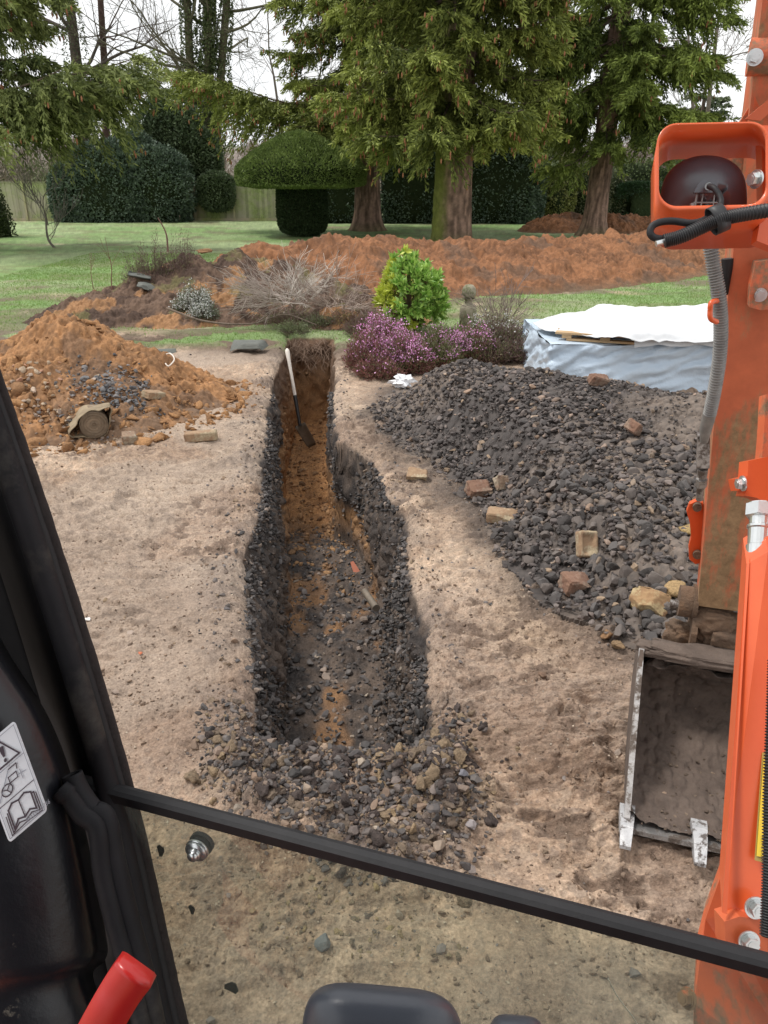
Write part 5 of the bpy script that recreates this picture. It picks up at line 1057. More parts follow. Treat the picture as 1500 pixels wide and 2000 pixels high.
M_HOSE = pmat('ribbed_hose', (.020, .020, .022), (.03, .03, .032), 20, .5, spec=.5); M_GHOSE = pmat('grey_spring_guard', (.19, .185, .18), (.29, .28, .265), 30, .5, metal=.3)
E1 = np.array([.954, -.300, 0]); E2 = np.array([.300, .954, 0]); EZ = np.array([0, 0, 1.])
# ---- bucket
O = np.array([.83, 2.03, .035]); BW = .60
def bp(a, b, z): return tuple(O + E1 * a + E2 * b + EZ * z)
prof = [(0, .0), (.13, -.02), (.29, -.03), (.45, -.02), (.60, .03), (.70, .11), (.74, .20), (.72, .30), (.64, .36), (.54, .375)]
pf = smoothpath(np.array([(a, 0, b) for a, b in prof]), 150)[:, [0, 2]]
m = MB(); n = len(pf); cw = np.linspace(.012, BW - .012, 150); T = np.gradient(pf, axis=0); T /= np.linalg.norm(T, axis=1)[:, None]; N = np.stack([-T[:, 1], T[:, 0]], 1)
A, I = np.meshgrid(cw, np.arange(n)); a = A.ravel(); i = I.ravel().astype(int); fbn = fb2(a * 10, i * .10, 1.6, 4, 901)
corner = np.exp(-(np.minimum(a, BW - a) / .05) ** 2)
lmb, _ = lumps(a, i * .006, .035, 905, .6); off = .008 + .030 * fbn + .5 * lmb + .010 * fb2(a * 40, i * .25, 1, 3, 907) + .03 * corner + .05 * ss(.35, .9, i / n) * ss(.3, .6, fb2(a * 6, i * .035, 1, 3, 903)) * np.exp(-((i / n - .75) / .25) ** 2)
V = O + E1[None] * a[:, None] + E2[None] * (pf[i, 0] + N[i, 0] * off)[:, None] + EZ[None] * (pf[i, 1] + N[i, 1] * off)[:, None]
m.add(V, grid_faces(n, 150)); bk = thing('bucket', None, None, tuple(O)); bk.parent = EX
m.build('packed_soil', M_MUDB, bk, True)
bm = bmesh.new(); outer = [(p[0] - q[0] * .012, p[1] - q[1] * .012) for p, q in zip(pf, N)]
bm_prism(bm, [bp(0, *p) for p in pf[::3]] + [bp(0, *p) for p in reversed(outer[::3])], Vector(E1 * BW)); bm_obj(bm, 'shell', M_MUDB, bk, False)
for nm, a0 in (('side_plate', 0), ('side_plate', BW - .014)):
    P = [bp(a0, *p) for p in pf[::3]] + [bp(a0, .53, .395), bp(a0, .40, .30), bp(a0, .22, .175), bp(a0, .03, .055)]
    sp_ = prism(nm, P, E1 * .014, M_MUDB, bk, .002)
    q = [bp(a0 - .003, .535, .397), bp(a0 - .003, .40, .302), bp(a0 - .003, .22, .177), bp(a0 - .003, .0, .045), bp(a0 - .003, -.03, .0), bp(a0 - .003, .0, -.0), bp(a0 - .003, .03, .03), bp(a0 - .003, .235, .152), bp(a0 - .003, .41, .277), bp(a0 - .003, .54, .372)]
    prism('cutting_edge', q, E1 * .020, M_WORN, sp_, .002)
prism('cutting_lip', [bp(0, -.03, .008), bp(0, .055, -.004), bp(0, .055, .012), bp(0, -.025, .022)], E1 * BW, M_WORN, bk, .002)
for a0 in (-.018, .218, .455 + .09):
    # tooth: socket widening into a pointed shank
    bm = bmesh.new(); w1, w2 = .052, .036
    prof_t = [(.075, .038), (.03, .044), (-.03, .040), (-.095, .012), (-.098, .0), (-.03, -.006), (.075, .0)]
    A_ = [bm.verts.new(bp(a0, p, z)) for p, z in prof_t]; t_ = [((w1 - w2) / 2 * np.clip((.05 - p) / .14, 0, 1)) for p, z in prof_t]
    for v, (p, z), k_ in zip(A_, prof_t, t_): v.co = Vector(bp(a0 + k_, p, z))
    B_ = [bm.verts.new(bp(a0 + w1 - k_, p, z)) for (p, z), k_ in zip(prof_t, t_)]
    bm.faces.new(A_); bm.faces.new(list(reversed(B_)))
    for i_ in range(len(A_)): bm.faces.new((A_[i_], B_[i_], B_[(i_ + 1) % len(A_)], A_[(i_ + 1) % len(A_)]))
    M_TOOTH = bpy.data.materials.get('tooth_steel') or pmat('tooth_steel', (.44, .44, .45), (.62, .62, .62), 20, .4, .3, 40, metal=.35, c3=(.14, .12, .11), s3=26, t3=(.50, .58), rough2=.85)
    bm_obj(bm, 'tooth', M_TOOTH, bk, False, .004)
def mudlump(nm, c, rx, ry, rz, seed, mat=M_MUD, parent=bk, ang=-.305, amp=.45):
    V, F = ICO[5]; q = np.sign(V) * np.abs(V) ** .7; e_ = np.array([rx, ry, rz]) * 22; nn = 1 - amp / 2 + amp * fb3(V[:, 0] + seed, V[:, 1], V[:, 2], 2.4, 3, seed, .6) + .45 * (fb3(V[:, 0] * e_[0], V[:, 1] * e_[1], V[:, 2] * e_[2], 1, 4, seed + 2, .65) - .5); V = q * nn[:, None] * [rx, ry, rz]; c_, s_ = math.cos(ang), math.sin(ang)
    V = np.stack([V[:, 0] * c_ - V[:, 1] * s_, V[:, 0] * s_ + V[:, 1] * c_, V[:, 2]], 1) + np.array(c); m = MB(); m.add(V, F); return m.build(nm, mat, parent, True)
mudlump('mud_crust', bp(.30, .585, .375), .300, .06, .028, 3, M_MUDB, amp=.5); mudlump('mud_crust', bp(.40, .70, .40), .19, .075, .075, 5, amp=.6); mudlump('mud_crust', bp(.20, .72, .37), .10, .05, .06, 6, amp=.6)
for a0 in (.185, .44):
    prism('hinge_ear', [bp(a0, .64, .30), bp(a0, .80, .30), bp(a0, .80, .46), bp(a0, .75, .52), bp(a0, .68, .52), bp(a0, .63, .44)], E1 * .022, M_MUD, bk, .004)
cyl('hinge_pin', bp(.13, .72, .49), bp(.53, .72, .49), .026, M_MUD, bk)
# ---- dipper arm
dp = thing('dipper_arm', None, None, (1.3, 2.6, .56)); dp.parent = EX
def rp(u, v, y):  # measured face point at world distance y
    b = v - 1000; s = y / (FP * CT - b * ST); return np.array([(u - 750) * s, y, CAM_H + (-FP * ST - b * CT) * s])
Lb, Rb = rp(1363, 1183, 2.60), rp(1443, 1188, 2.60) ; Lm, Lt = rp(1400, 770, 2.50), rp(1436, 460, 2.42)
wv = E1 * .168; dv = E2 * .16
sh = [Lb, Lm, Lt, Lt + (Lt - Lm) * 1.35]
bm = bmesh.new(); rows = []
for i_, p in enumerate(sh):
    k_ = [.10, .20, .26, .15][i_]; w_ = [.160, .168, .172, .172][i_]; rows.append([bm.verts.new(Vector(q)) for q in (p, p + E1 * w_, p + E1 * w_ + E2 * k_, p + E2 * k_)])
for a_, b_ in zip(rows[:-1], rows[1:]):
    for j_ in range(4): bm.faces.new((a_[j_], a_[(j_ + 1) % 4], b_[(j_ + 1) % 4], b_[j_]))
bm.faces.new(rows[0]); bm.faces.new(list(reversed(rows[-1])))
# colour: mud thickens towards the bottom of the arm
M_DIP = pmat('dipper_paint', (.46, .115, .052), (.62, .155, .068), 9, .55, .2, 50, c3=(.30, .19, .10), s3=4.0, t3=(.50, .60), dist=.003, rough2=.9)
nt = M_DIP.node_tree; tc_ = [n_ for n_ in nt.nodes if n_.type == 'TEX_COORD'][0]; sx = _n(nt, 'ShaderNodeSeparateXYZ'); nt.links.new(tc_.outputs['Object'], sx.inputs[0]); mr = _n(nt, 'ShaderNodeMapRange'); mr.inputs[1].default_value = 1.62; mr.inputs[2].default_value = 1.25; mr.inputs[3].default_value = -.02; mr.inputs[4].default_value = .10; nt.links.new(sx.outputs['Z'], mr.inputs[0])
rps = [n_ for n_ in nt.nodes if n_.type == 'VALTORGB'][1]; src = rps.inputs[0].links[0].from_socket; ad = _n(nt, 'ShaderNodeMath'); nt.links.new(src, ad.inputs[0]); nt.links.new(mr.outputs[0], ad.inputs[1]); nt.links.new(ad.outputs[0], rps.inputs[0])
mp = _n(nt, 'ShaderNodeMapping'); mp.inputs['Scale'].default_value = (1.6, 1.6, .45); n3_ = src.node; nt.links.new(tc_.outputs['Object'], mp.inputs[0]); nt.links.new(mp.outputs[0], n3_.inputs['Vector'])
bm_obj(bm, 'arm_casing', M_DIP, dp, False, .006, 3)
cL = Lb + E1 * .08 + E2 * .06
# bottom knuckle and pin bosses
cyl('pin_boss', cL - E1 * .145 + EZ * -.02, cL - E1 * .095 + EZ * -.02, .062, M_MUD, dp, 28, .005); cyl('pin_boss', cL + E1 * .095 + EZ * -.02, cL + E1 * .14 + EZ * -.02, .062, M_MUD, dp, 28, .005); cyl('pin', cL - E1 * .175 + EZ * -.04, cL + E1 * .16 + EZ * -.04, .018, M_WORN, dp, 16)
cyl('pin_boss', cL - E1 * .095 + EZ * -.015, cL - E1 * .078 + EZ * -.015, .07, M_MUD, dp, 28, .004)
mudlump('mud_crust', tuple(cL + EZ * -.075), .10, .07, .055, 11, parent=dp, amp=.4); mudlump('mud_crust', tuple(cL - E1 * .06 + EZ * -.10), .03, .05, .05, 12, parent=dp); mudlump('mud_crust', tuple(cL + E1 * .06 + EZ * -.10), .03, .05, .05, 13, parent=dp)
# bucket link plates beside the arm
def linkplate(px, y, nm='bucket_link'):
    P = [rp(u, v, y) for u, v in px]; return prism(nm, [tuple(p) for p in P], E2 * .03, M_OR, EX, .006, 3)
lk = linkplate([(1347, 985), (1362, 978), (1374, 984), (1378, 1000), (1371, 1030), (1372, 1062), (1380, 1082), (1374, 1098), (1358, 1102), (1346, 1092), (1345, 1070), (1350, 1050), (1347, 1020), (1341, 1000)], 2.66)
for (u, v) in ((1362, 992), (1362, 1085)): cyl('link_pin', rp(u, v, 2.64), rp(u, v, 2.64) + E2 * .08, .016, M_MUD, lk, 18)
lk2 = linkplate([(1448, 1008), (1462, 1004), (1470, 1020), (1466, 1060), (1472, 1095), (1460, 1110), (1444, 1104), (1444, 1060)], 2.64); cyl('link_pin', rp(1455, 1095, 2.62), rp(1455, 1095, 2.62) + E2 * .08, .02, M_MUD, lk2, 18)
cyl('cross_pin', rp(1360, 1085, 2.70), rp(1458, 1092, 2.66), .02, M_MUD, dp)
# boss with bolt on the arm face
bs = prism('cylinder_boss', [rp(u, v, 2.35) for u, v in ((1476, 512), (1520, 505), (1540, 600), (1486, 606), (1464, 600), (1466, 560))], E2 * .08, M_ORD, dp, .008, 3); bolt(rp(1484, 576, 2.35) - E2 * .0, -E2, .014, M_ZINC, bs)
# top pivot strut + boss
prism('top_lug', [rp(u, v, 2.36) for u, v in ((1472, 215), (1482, 85), (1500, 78), (1530, 90), (1520, 215))], E2 * .03, M_ORD, dp, .004); cyl('pivot_boss', rp(1462, 112, 2.36), rp(1462, 112, 2.36) + E1 * .22, .045, M_ORD, dp, 28, .004); bolt(rp(1474, 112, 2.30), -E2, .014, M_ZINC, dp)
prism('side_strut', [rp(u, v, 2.30) for u, v in ((1456, 232), (1520, 178), (1520, 205), (1485, 236))], E2 * .03, M_ORD, dp, .004)
prism('arm_shoulder', [rp(u, v, 2.40) for u, v in ((1412, 290), (1466, 205), (1560, 195), (1600, 470), (1440, 470))], E2 * .03, M_ORD, dp, .004)
# ---- boom (swings up beside the cab, right of the window)
bo = [(.70, .92, .80), (.78, 1.12, 1.55), (.92, 1.5, 2.25), (1.06, 2.0, 2.56), (1.16, 2.35, 2.46)]; bs_ = smoothpath(np.array(bo), 16); bm = bmesh.new(); rows = []
for i_, p in enumerate(bs_):
    T_ = bs_[min(i_ + 1, 15)] - bs_[max(i_ - 1, 0)]; T_ /= np.linalg.norm(T_); up = np.cross(E1, T_); h_ = .11 - .03 * abs(i_ / 15 - .5) * 2; p = p + E1 * .10
    rows.append([bm.verts.new(Vector(p + E1 * a_ + up * b_)) for a_, b_ in ((-.075, -h_), (.075, -h_), (.075, h_), (-.075, h_))])
for a_, b_ in zip(rows[:-1], rows[1:]):
    for j_ in range(4): bm.faces.new((a_[j_], a_[(j_ + 1) % 4], b_[(j_ + 1) % 4], b_[j_]))
bm.faces.new(rows[0]); bm.faces.new(list(reversed(rows[-1]))); boom = bm_obj(bm, 'boom', M_OR, EX, False, .006)
# ---- cylinder guard
def w3(L, zc): return [tuple(W(u, v, zc if not isinstance(zc, list) else z)) for (u, v), z in zip(L, zc if isinstance(zc, list) else [zc] * len(L))]
gz = [1.42, 1.40, 1.38, 1.26, 1.26, 1.28]
gd = prism('cylinder_guard', w3([(1458, 1102), (1500, 1078), (1640, 1070), (1640, 1815), (1478, 1800), (1410, 1782)], gz), (.02, .07, .02), M_OR, EX, .010, 4)
prism('guard_fold', w3([(1458, 1102), (1464, 1099), (1420, 1786), (1410, 1782)], [1.418, 1.415, 1.252, 1.252]), (.004, .012, .004), M_OR, gd, .002)
fwd = np.array(W(750, 1000, 0)) - np.array(W(750, 1000, 1)); fwd /= np.linalg.norm(fwd)
bolt(W(1475, 1772, 1.255), fwd, .0125, M_ZINC, gd)
# sticker on the guard + hose over it
M_YEL = pmat('yellow_label', (.80, .58, .03), (.85, .62, .05), 20, .35); M_BLKI = pmat('black_ink', (.01, .01, .01), None, 5, .5); M_LAM = pmat('clear_laminate_edge', (.42, .30, .06), (.36, .26, .08), 30, .3)
n_g = fwd
def gpt(u, v, lift=.0): # on the guard's face plane
    t = (v - 1102) / (1790 - 1102); return W(u, v, 1.41 + (1.26 - 1.41) * t - lift)
prism('label_edge', [gpt(1489, 1470, .004), gpt(1512, 1470, .004), gpt(1510, 1690, .004), gpt(1474, 1680, .004)], tuple(-fwd * .001), M_LAM, gd, 0)
prism('warning_label', [gpt(1492, 1480, .006), gpt(1512, 1480, .006), gpt(1510, 1678, .006), gpt(1478, 1672, .006)], tuple(-fwd * .001), M_YEL, gd, 0)
def text3(s, p, ex, ey, h, mat, parent, nm='lettering', font_w=0):
    cu = bpy.data.curves.new(nm, 'FONT'); cu.body = s; cu.size = 1; cu.offset = font_w; cu.resolution_u = 3; tmp = bpy.data.objects.new('t', cu); COL.objects.link(tmp); dg = bpy.context.evaluated_depsgraph_get(); me = bpy.data.meshes.new_from_object(tmp.evaluated_get(dg)); bpy.data.objects.remove(tmp)
    ex = np.array(ex) / np.linalg.norm(ex); ey = np.array(ey) / np.linalg.norm(ey); co = np.array([v.co[:] for v in me.vertices]); co = np.array(p) + h * (co[:, :1] * ex + co[:, 1:2] * ey)
    me.vertices.foreach_set('co', co.astype(np.float32).ravel()); me.materials.clear(); me.materials.append(mat); o = bpy.data.objects.new(nm, me); COL.objects.link(o); setp(o, parent); return o
dn = gpt(1484, 1680) - gpt(1484, 1600); rt = gpt(1500, 1640) - gpt(1480, 1640)
text3('WH C-E-0007', gpt(1487, 1632, .0085), dn, rt, .0075, M_BLKI, gd, font_w=.01)
def ribbed(nm, P, r0, mat, parent, pitch=.006, amp=.16, k=18):
    P = np.array(P); L = np.linalg.norm(np.diff(P, axis=0), axis=1).sum(); n = int(L / pitch * 6); Q = smoothpath(P, n); ph = np.arange(n) * 2 * math.pi / 6; m = MB(); tube(m, Q, r0 * (1 + amp * np.sign(np.sin(ph)) * np.abs(np.sin(ph)) ** .6), k); return m.build(nm, mat, parent, True)
ribbed('guard_hose', w3([(1512, 1290), (1508, 1420), (1503, 1560), (1502, 1700), (1498, 1830)], [1.30, 1.27, 1.23, 1.2, 1.18]), .0095, M_HOSE, EX, .0045)
# bracket + fittings above the guard
br = prism('rod_bracket', w3([(1462, 900), (1500, 892), (1560, 890), (1560, 990), (1500, 985), (1478, 972), (1455, 968), (1460, 950), (1445, 958), (1440, 935), (1460, 930)], 1.5), tuple(-fwd * .04), M_OR, EX, .004); prism('bracket_neck', w3([(1496, 770), (1560, 760), (1560, 900), (1488, 895), (1492, 850)], 1.62), tuple(-fwd * .03), M_ORD, br, .004)
bolt(W(1452, 944, 1.49), W(1430, 946, 1.49) - W(1452, 944, 1.49), .0105, M_ZINC, br)
m = MB(); F0_, F1_ = W(1488, 985, 1.47), W(1480, 1100, 1.44); ax_ = F1_ - F0_; tube(m, [F0_ + ax_ * t for t in (0, .22, .24, .36, .38, .42, .44, .70, .72, 1)], [.024, .024, .020, .020, .0235, .0235, .021, .0205, .023, .0225], 22); ft = m.build('hose_fitting', M_ZINC, EX, False)
bm = bmesh.new(); bm_cyl(bm, F0_ + ax_ * .02, F0_ + ax_ * .22, .0285, 6); bm_obj(bm, 'hexagon_nut', M_ZINC, ft, False, .002)
# lower foot casting seen below and through the glass
lw = prism('boom_foot', w3([(1378, 1795), (1412, 1700), (1412, 1788), (1600, 1800), (1600, 2140), (1352, 2140), (1356, 1960), (1362, 1860)], [1.36, 1.38, 1.36, 1.32, 1.32, 1.2, 1.22, 1.3]), tuple(-fwd * .05 + np.array([.02, 0, 0])), M_ORD, EX, .006)
bolt(W(1462, 1838, 1.245), fwd, .012, M_ZINC, lw); bolt(W(1345, 1950, 1.20), W(1325, 1950, 1.19) - W(1347, 1950, 1.20), .011, M_ORD, lw)
prism('foot_web', w3([(1415, 1800), (1445, 1790), (1500, 1800), (1500, 1880), (1440, 1870), (1418, 1855)], 1.255), tuple(-fwd * .04), M_ORD, lw, .003)
# ---- hydraulic hose down the arm, spring-guarded
hs_ = ribbed('arm_hose', [rp(1383, 455, 2.30), rp(1394, 520, 2.30), rp(1404, 580, 2.30), rp(1408, 640, 2.32), rp(1405, 700, 2.34), rp(1396, 760, 2.37), rp(1386, 810, 2.40)], .0185, M_GHOSE, EX, .0085, .16)
m = MB(); tube(m, [rp(1386, 808, 2.40), rp(1378, 840, 2.42), rp(1375, 862, 2.44)], [.021, .019, .013], 16); m.build('hose_cuff', M_GHOSE, hs_, True)
prism('fitting_block', [rp(u, v, 2.45) for u, v in ((1363, 852), (1387, 852), (1386, 915), (1360, 915))], E2 * .04, M_WORN, hs_, .003)
m = MB(); tube(m, [rp(1373, 915, 2.47), rp(1371, 930, 2.48), rp(1370, 932, 2.48), rp(1366, 975, 2.52)], [.017, .017, .013, .012], 14); m.build('lower_fitting', M_WORN, hs_, False)
bm = bmesh.new(); bm_cyl(bm, rp(1371, 935, 2.48), rp(1369, 950, 2.49), .019, 6); bm_obj(bm, 'hexagon_nut', M_WORN, hs_, False, .001)
m = MB(); tube(m, smoothpath([rp(1415, 588, 2.34), rp(1398, 588, 2.28), rp(1389, 592, 2.26), rp(1387, 606, 2.26), rp(1388, 622, 2.26), rp(1400, 629, 2.28)], 26), .0075, 10); m.build('hose_loop', M_OR, dp, True)
m = MB(); tube(m, [rp(1421, 505, 2.44), rp(1420, 530, 2.44), rp(1416, 575, 2.45)], [.018, .015, .009], 12); m.build('plug_connector', M_RUB, dp, True)
# ---- work light with its hood
def rrect(cu, cv, hw, hh, rad, n=8, tilt=0):
    P = []
    for k_, (sx_, sy_) in enumerate(((1, 1), (-1, 1), (-1, -1), (1, -1))):
        for i_ in range(n + 1):
            a_ = (k_ + i_ / n) * math.pi / 2; P.append((cu + sx_ * (hw - rad) + rad * math.cos(a_), cv + sy_ * (hh - rad) + rad * math.sin(a_)))
    return [(u, v + (u - cu) * tilt) for u, v in P]
lt = thing('work_light', None, None, tuple(W(1390, 330, 1.2))); lt.parent = EX
n0 = rrect(1394, 325, 111, 86, 40, 8, -.02); n1 = rrect(1391, 322, 104, 79, 35, 8, -.02); f0 = rrect(1388, 394, 117, 92, 44, 8, -.02); f1 = rrect(1388, 394, 109, 84, 38, 8, -.02)
bm = bmesh.new(); R_ = [[bm.verts.new(Vector(W(u, v, z))) for u, v in L] for L, z in ((n0, 1.16), (n1, 1.16), (f1, 1.30), (f0, 1.30))]; K_ = len(n0)
for a_, b_ in ((0, 1), (1, 2), (2, 3), (3, 0)):
    for i_ in range(K_): bm.faces.new((R_[a_][i_], R_[a_][(i_ + 1) % K_], R_[b_][(i_ + 1) % K_], R_[b_][i_]))
hood = bm_obj(bm, 'hood', M_OR, lt, False, .001, 1)
for p_ in hood.data.polygons: p_.use_smooth = True
M_LAMP = pmat('dark_lamp_shell', (.046, .046, .056), (.066, .064, .078), 12, .36, .05, 60, spec=.8)
# domed shell, open at the back foot
lc = W(1373, 408, 1.245); axr = W(1, 0, 1) - W(0, 0, 1); axr /= np.linalg.norm(axr); axd = W(0, 1, 1) - W(0, 0, 1); axd /= np.linalg.norm(axd)
nu, nv = 60, 30; UU, VV = np.meshgrid(np.linspace(0, math.pi, nu), np.linspace(0, math.pi / 2, nv)); sx_ = 84 / FP * 1.245; sy_ = 122 / FP * 1.245; sz_ = .055
cx_ = -np.cos(UU) * np.cos(VV) ** .62; up_ = np.sin(UU) ** .52 * np.cos(VV) ** .8; tow = np.sin(VV)
X_ = lc + axr * (cx_.ravel()[:, None] * sx_) - axd * (up_.ravel()[:, None] * sy_ * 1.0) + fwd * (tow.ravel()[:, None] * sz_ * (.35 + .65 * np.sin(UU).ravel()[:, None] ** .5)) + axd * .018
# the recess: push in an arch around the middle foot
uu_ = cx_.ravel() * 84; vv_ = up_.ravel() * 122; arch = (np.abs(uu_ - 6) < 22) & (vv_ < 36 - (uu_ - 6) ** 2 / 40)
X_ = X_ - fwd * np.where(arch, .035, 0)[:, None]
m = MB(); m.add(X_, grid_faces(nv, nu)); shell = m.build('lamp_shell', M_LAMP, lt, True)
m = MB(); addq = [W(u, v, 1.20) for u, v in ((1358, 372), (1402, 372))]
for (a_, b_, rd_) in (((1356, 412), (1362, 372), .0018), ((1368, 408), (1374, 374), .0014), ((1392, 408), (1396, 374), .0014), ((1354, 396), (1402, 396), .0014), ((1352, 412), (1352, 398), .004), ((1360, 411), (1400, 411), .0045)): tube(m, [W(*a_, 1.196), W(*b_, 1.196)], rd_, 8)
m.build('cooling_rib', M_GHOSE, lt, True)
m = MB(); arc_ = [(1355 + 48 * t, 376 - 26 * math.sin(math.pi * t) ** .8) for t in np.linspace(0, 1, 14)]
bmz = prism('cable_plate', w3([(u, v) for u, v in arc_], 1.190), tuple(-fwd * .004), M_LAMP, lt, .001)
cyl('cable_gland', W(1384, 364, 1.188), W(1384, 364, 1.176), .0055, M_ZINC, lt, 20, .0012)
m = MB(); tube(m, smoothpath([W(1385, 364, 1.176), W(1395, 368, 1.165), W(1405, 382, 1.160), (W(1408, 396, 1.156)), W(1402, 410, 1.150)], 24), .0046, 12); m.build('lamp_cable', M_RUB, lt, True)
m = MB(); tube(m, smoothpath([W(1392, 418, 1.13), W(1375, 430, 1.125), W(1350, 436, 1.125), W(1315, 432, 1.13), W(1290, 434, 1.13), W(1274, 442, 1.13), W(1270, 456, 1.13), W(1280, 465, 1.13), W(1300, 467, 1.13)], 50), .0052, 12); m.build('cable_loop', M_RUB, lt, True)
ribbed('conduit', [W(1297, 471, 1.125), W(1330, 462, 1.12), W(1370, 444, 1.115), W(1402, 430, 1.11), W(1440, 421, 1.11), W(1500, 411, 1.11), W(1580, 400, 1.12)], .0092, M_HOSE, lt, .0040, .12)
m = MB(); tube(m, [W(1281, 476, 1.125), W(1297, 472, 1.125)], .0042, 12); m.build('cable_end', M_ZINC, lt, True)
# strap round the bundle
m = MB(); a = np.linspace(0, 2 * math.pi, 28); cs = W(1402, 428, 1.115); t1 = W(1420, 420, 1.115) - W(1384, 436, 1.115); t1 /= np.linalg.norm(t1); b1 = np.cross(t1, fwd); b1 /= np.linalg.norm(b1)
V = np.concatenate([[cs + t1 * s_ + b1 * (.019 * math.cos(q)) + fwd * (.012 * math.sin(q)) for q in a] for s_ in (-.010, .010)]); m.add(V, grid_faces(2, 28)); o = m.build('strap', M_HOSE, lt, True); md = o.modifiers.new('s', 'SOLIDIFY'); md.thickness = .0016
bolt(W(1478, 350, 1.17), W(1463, 350, 1.165) - W(1480, 350, 1.17), .0095, M_ZINC, lt); bolt(W(1412, 298, 1.30), fwd * .3 - axd, .008, M_ZINC, lt)
prism('hood_bracket', w3([(1487, 245), (1600, 245), (1600, 520), (1478, 470), (1490, 400)], 1.22), tuple(-fwd * .02), M_OR, lt, .003)
# ================================================================ CAB
cab = thing('cab', None, None, (0, .5, 1.1)); cab.parent = EX
gl0, gl1 = W(186, 1538, .823), W(1512, 1888, .640)
ge = (gl1 - gl0); gL = np.linalg.norm(ge); ge /= gL; gn = np.cross(ge, EZ); gn /= np.linalg.norm(gn)   # gn points away from the cab
if gn[1] < 0: gn = -gn
# rubber seal
bm = bmesh.new(); a = gl0 - ge * .02; sec = [(-.008, -.006), (-.008, .005), (-.004, .0075), (.002, .0085), (.007, .0065), (.008, .002), (.006, .0015), (.006, -.001), (.008, -.0015), (.008, -.008)]
bm_prism(bm, [tuple(a + gn * p + EZ * q) for p, q in sec], Vector(ge * (gL + .12))); bm_obj(bm, 'window_seal', M_RUB, cab, False, .0006, 2)
# glass
M_GL = bpy.data.materials.new('tinted_glass'); M_GL.use_nodes = True; nt = M_GL.node_tree; nt.nodes.remove(nt.nodes['Principled BSDF']); out = nt.nodes['Material Output']
tr = _n(nt, 'ShaderNodeBsdfTransparent'); tr.inputs[0].default_value = (.83, .86, .81, 1); gb = _n(nt, 'ShaderNodeBsdfGlossy'); gb.inputs['Roughness'].default_value = .03; df = _n(nt, 'ShaderNodeBsdfDiffuse'); df.inputs[0].default_value = (.42, .43, .40, 1)
dz = _n(nt, 'ShaderNodeTexNoise'); dz.inputs['Scale'].default_value = 7; dz.inputs['Detail'].default_value = 8; tcg = _n(nt, 'ShaderNodeTexCoord'); nt.links.new(tcg.outputs['Object'], dz.inputs[0]); mrg = _n(nt, 'ShaderNodeMapRange'); mrg.inputs[1].default_value = .35; mrg.inputs[2].default_value = .75; mrg.inputs[3].default_value = .05; mrg.inputs[4].default_value = .24; nt.links.new(dz.outputs[0], mrg.inputs[0])
m1 = _n(nt, 'ShaderNodeMixShader'); nt.links.new(mrg.outputs[0], m1.inputs[0]); nt.links.new(tr.outputs[0], m1.inputs[1]); nt.links.new(df.outputs[0], m1.inputs[2]); fz = _n(nt, 'ShaderNodeFresnel'); fz.inputs[0].default_value = 1.25; m2 = _n(nt, 'ShaderNodeMixShader'); geo_ = _n(nt, 'ShaderNodeNewGeometry'); iv_ = _n(nt, 'ShaderNodeMath', operation='SUBTRACT'); iv_.inputs[0].default_value = 1; nt.links.new(geo_.outputs['Backfacing'], iv_.inputs[1]); mu_ = _n(nt, 'ShaderNodeMath', operation='MULTIPLY'); nt.links.new(iv_.outputs[0], mu_.inputs[0]); nt.links.new(fz.outputs[0], mu_.inputs[1]); nt.links.new(mu_.outputs[0], m2.inputs[0]); nt.links.new(m1.outputs[0], m2.inputs[1]); nt.links.new(gb.outputs[0], m2.inputs[2]); nt.links.new(m2.outputs[0], out.inputs[0])
p0 = gl0 - ge * .02 - EZ * .005; p1 = gl1 + ge * .10 - EZ * .005; dn_ = -EZ * .62 - gn * .02
prism('window_glass', [tuple(p0), tuple(p1), tuple(p1 + dn_), tuple(p0 + dn_)], tuple(gn * .0045), M_GL, cab, 0)
def onglass(u, v, off=0):
    d_ = W(u, v, 1) - np.array([0, 0, CAM_H]); n_ = gn; t_ = ((p0 - gn * off) - np.array([0, 0, CAM_H])) @ n_ / (d_ @ n_); return np.array([0, 0, CAM_H]) + d_ * t_
g0 = onglass(387, 1657); bm = bmesh.new(); bm_cyl(bm, g0 - gn * .0005, g0 - gn * .003, .0128, 32); bm_cyl(bm, g0 - gn * .0032, g0 - gn * .006, .0118, 32); bm_cyl(bm, g0 - gn * .006, g0 - gn * .0135, .0052, 20); bm_cyl(bm, g0 - gn * .006, g0 - gn * .0105, .0068, 20); bm_obj(bm, 'window_stud', M_ZINC, cab, True, .0006)
bm = bmesh.new(); bm_cyl(bm, g0 + gn * .005, g0 + gn * .010, .0135, 32); bm_obj(bm, 'stud_cap', M_RUB, cab, False, .001)
M_SPK = pmat('dark_speck', (.03, .035, .03), (.05, .05, .04), 20, .8)
for u, v, L_u, w_u, a_ in ((313, 1662, 12, 6, 1.3), (374, 1777, 10, 5, 1.2), (452, 1930, 15, 9, .45)):
    P = []
    for i_ in range(10): q = 2 * math.pi * i_ / 10; du, dv_ = L_u * math.cos(q), w_u * math.sin(q) * (1 + .4 * math.sin(3 * q)); P.append(tuple(onglass(u + du * math.cos(a_) - dv_ * math.sin(a_), v + du * math.sin(a_) + dv_ * math.cos(a_), .0015)))
    prism('leaf_speck', P, tuple(gn * .0008), M_SPK, cab, 0)
m = MB(); tube(m, smoothpath([onglass(1188, 1912, -.006), onglass(1205, 1945, -.006), onglass(1235, 1985, -.006), onglass(1250, 2010, -.006)], 16), .0006, 6); m.build('straw_speck', M_WOODW, cab, True)
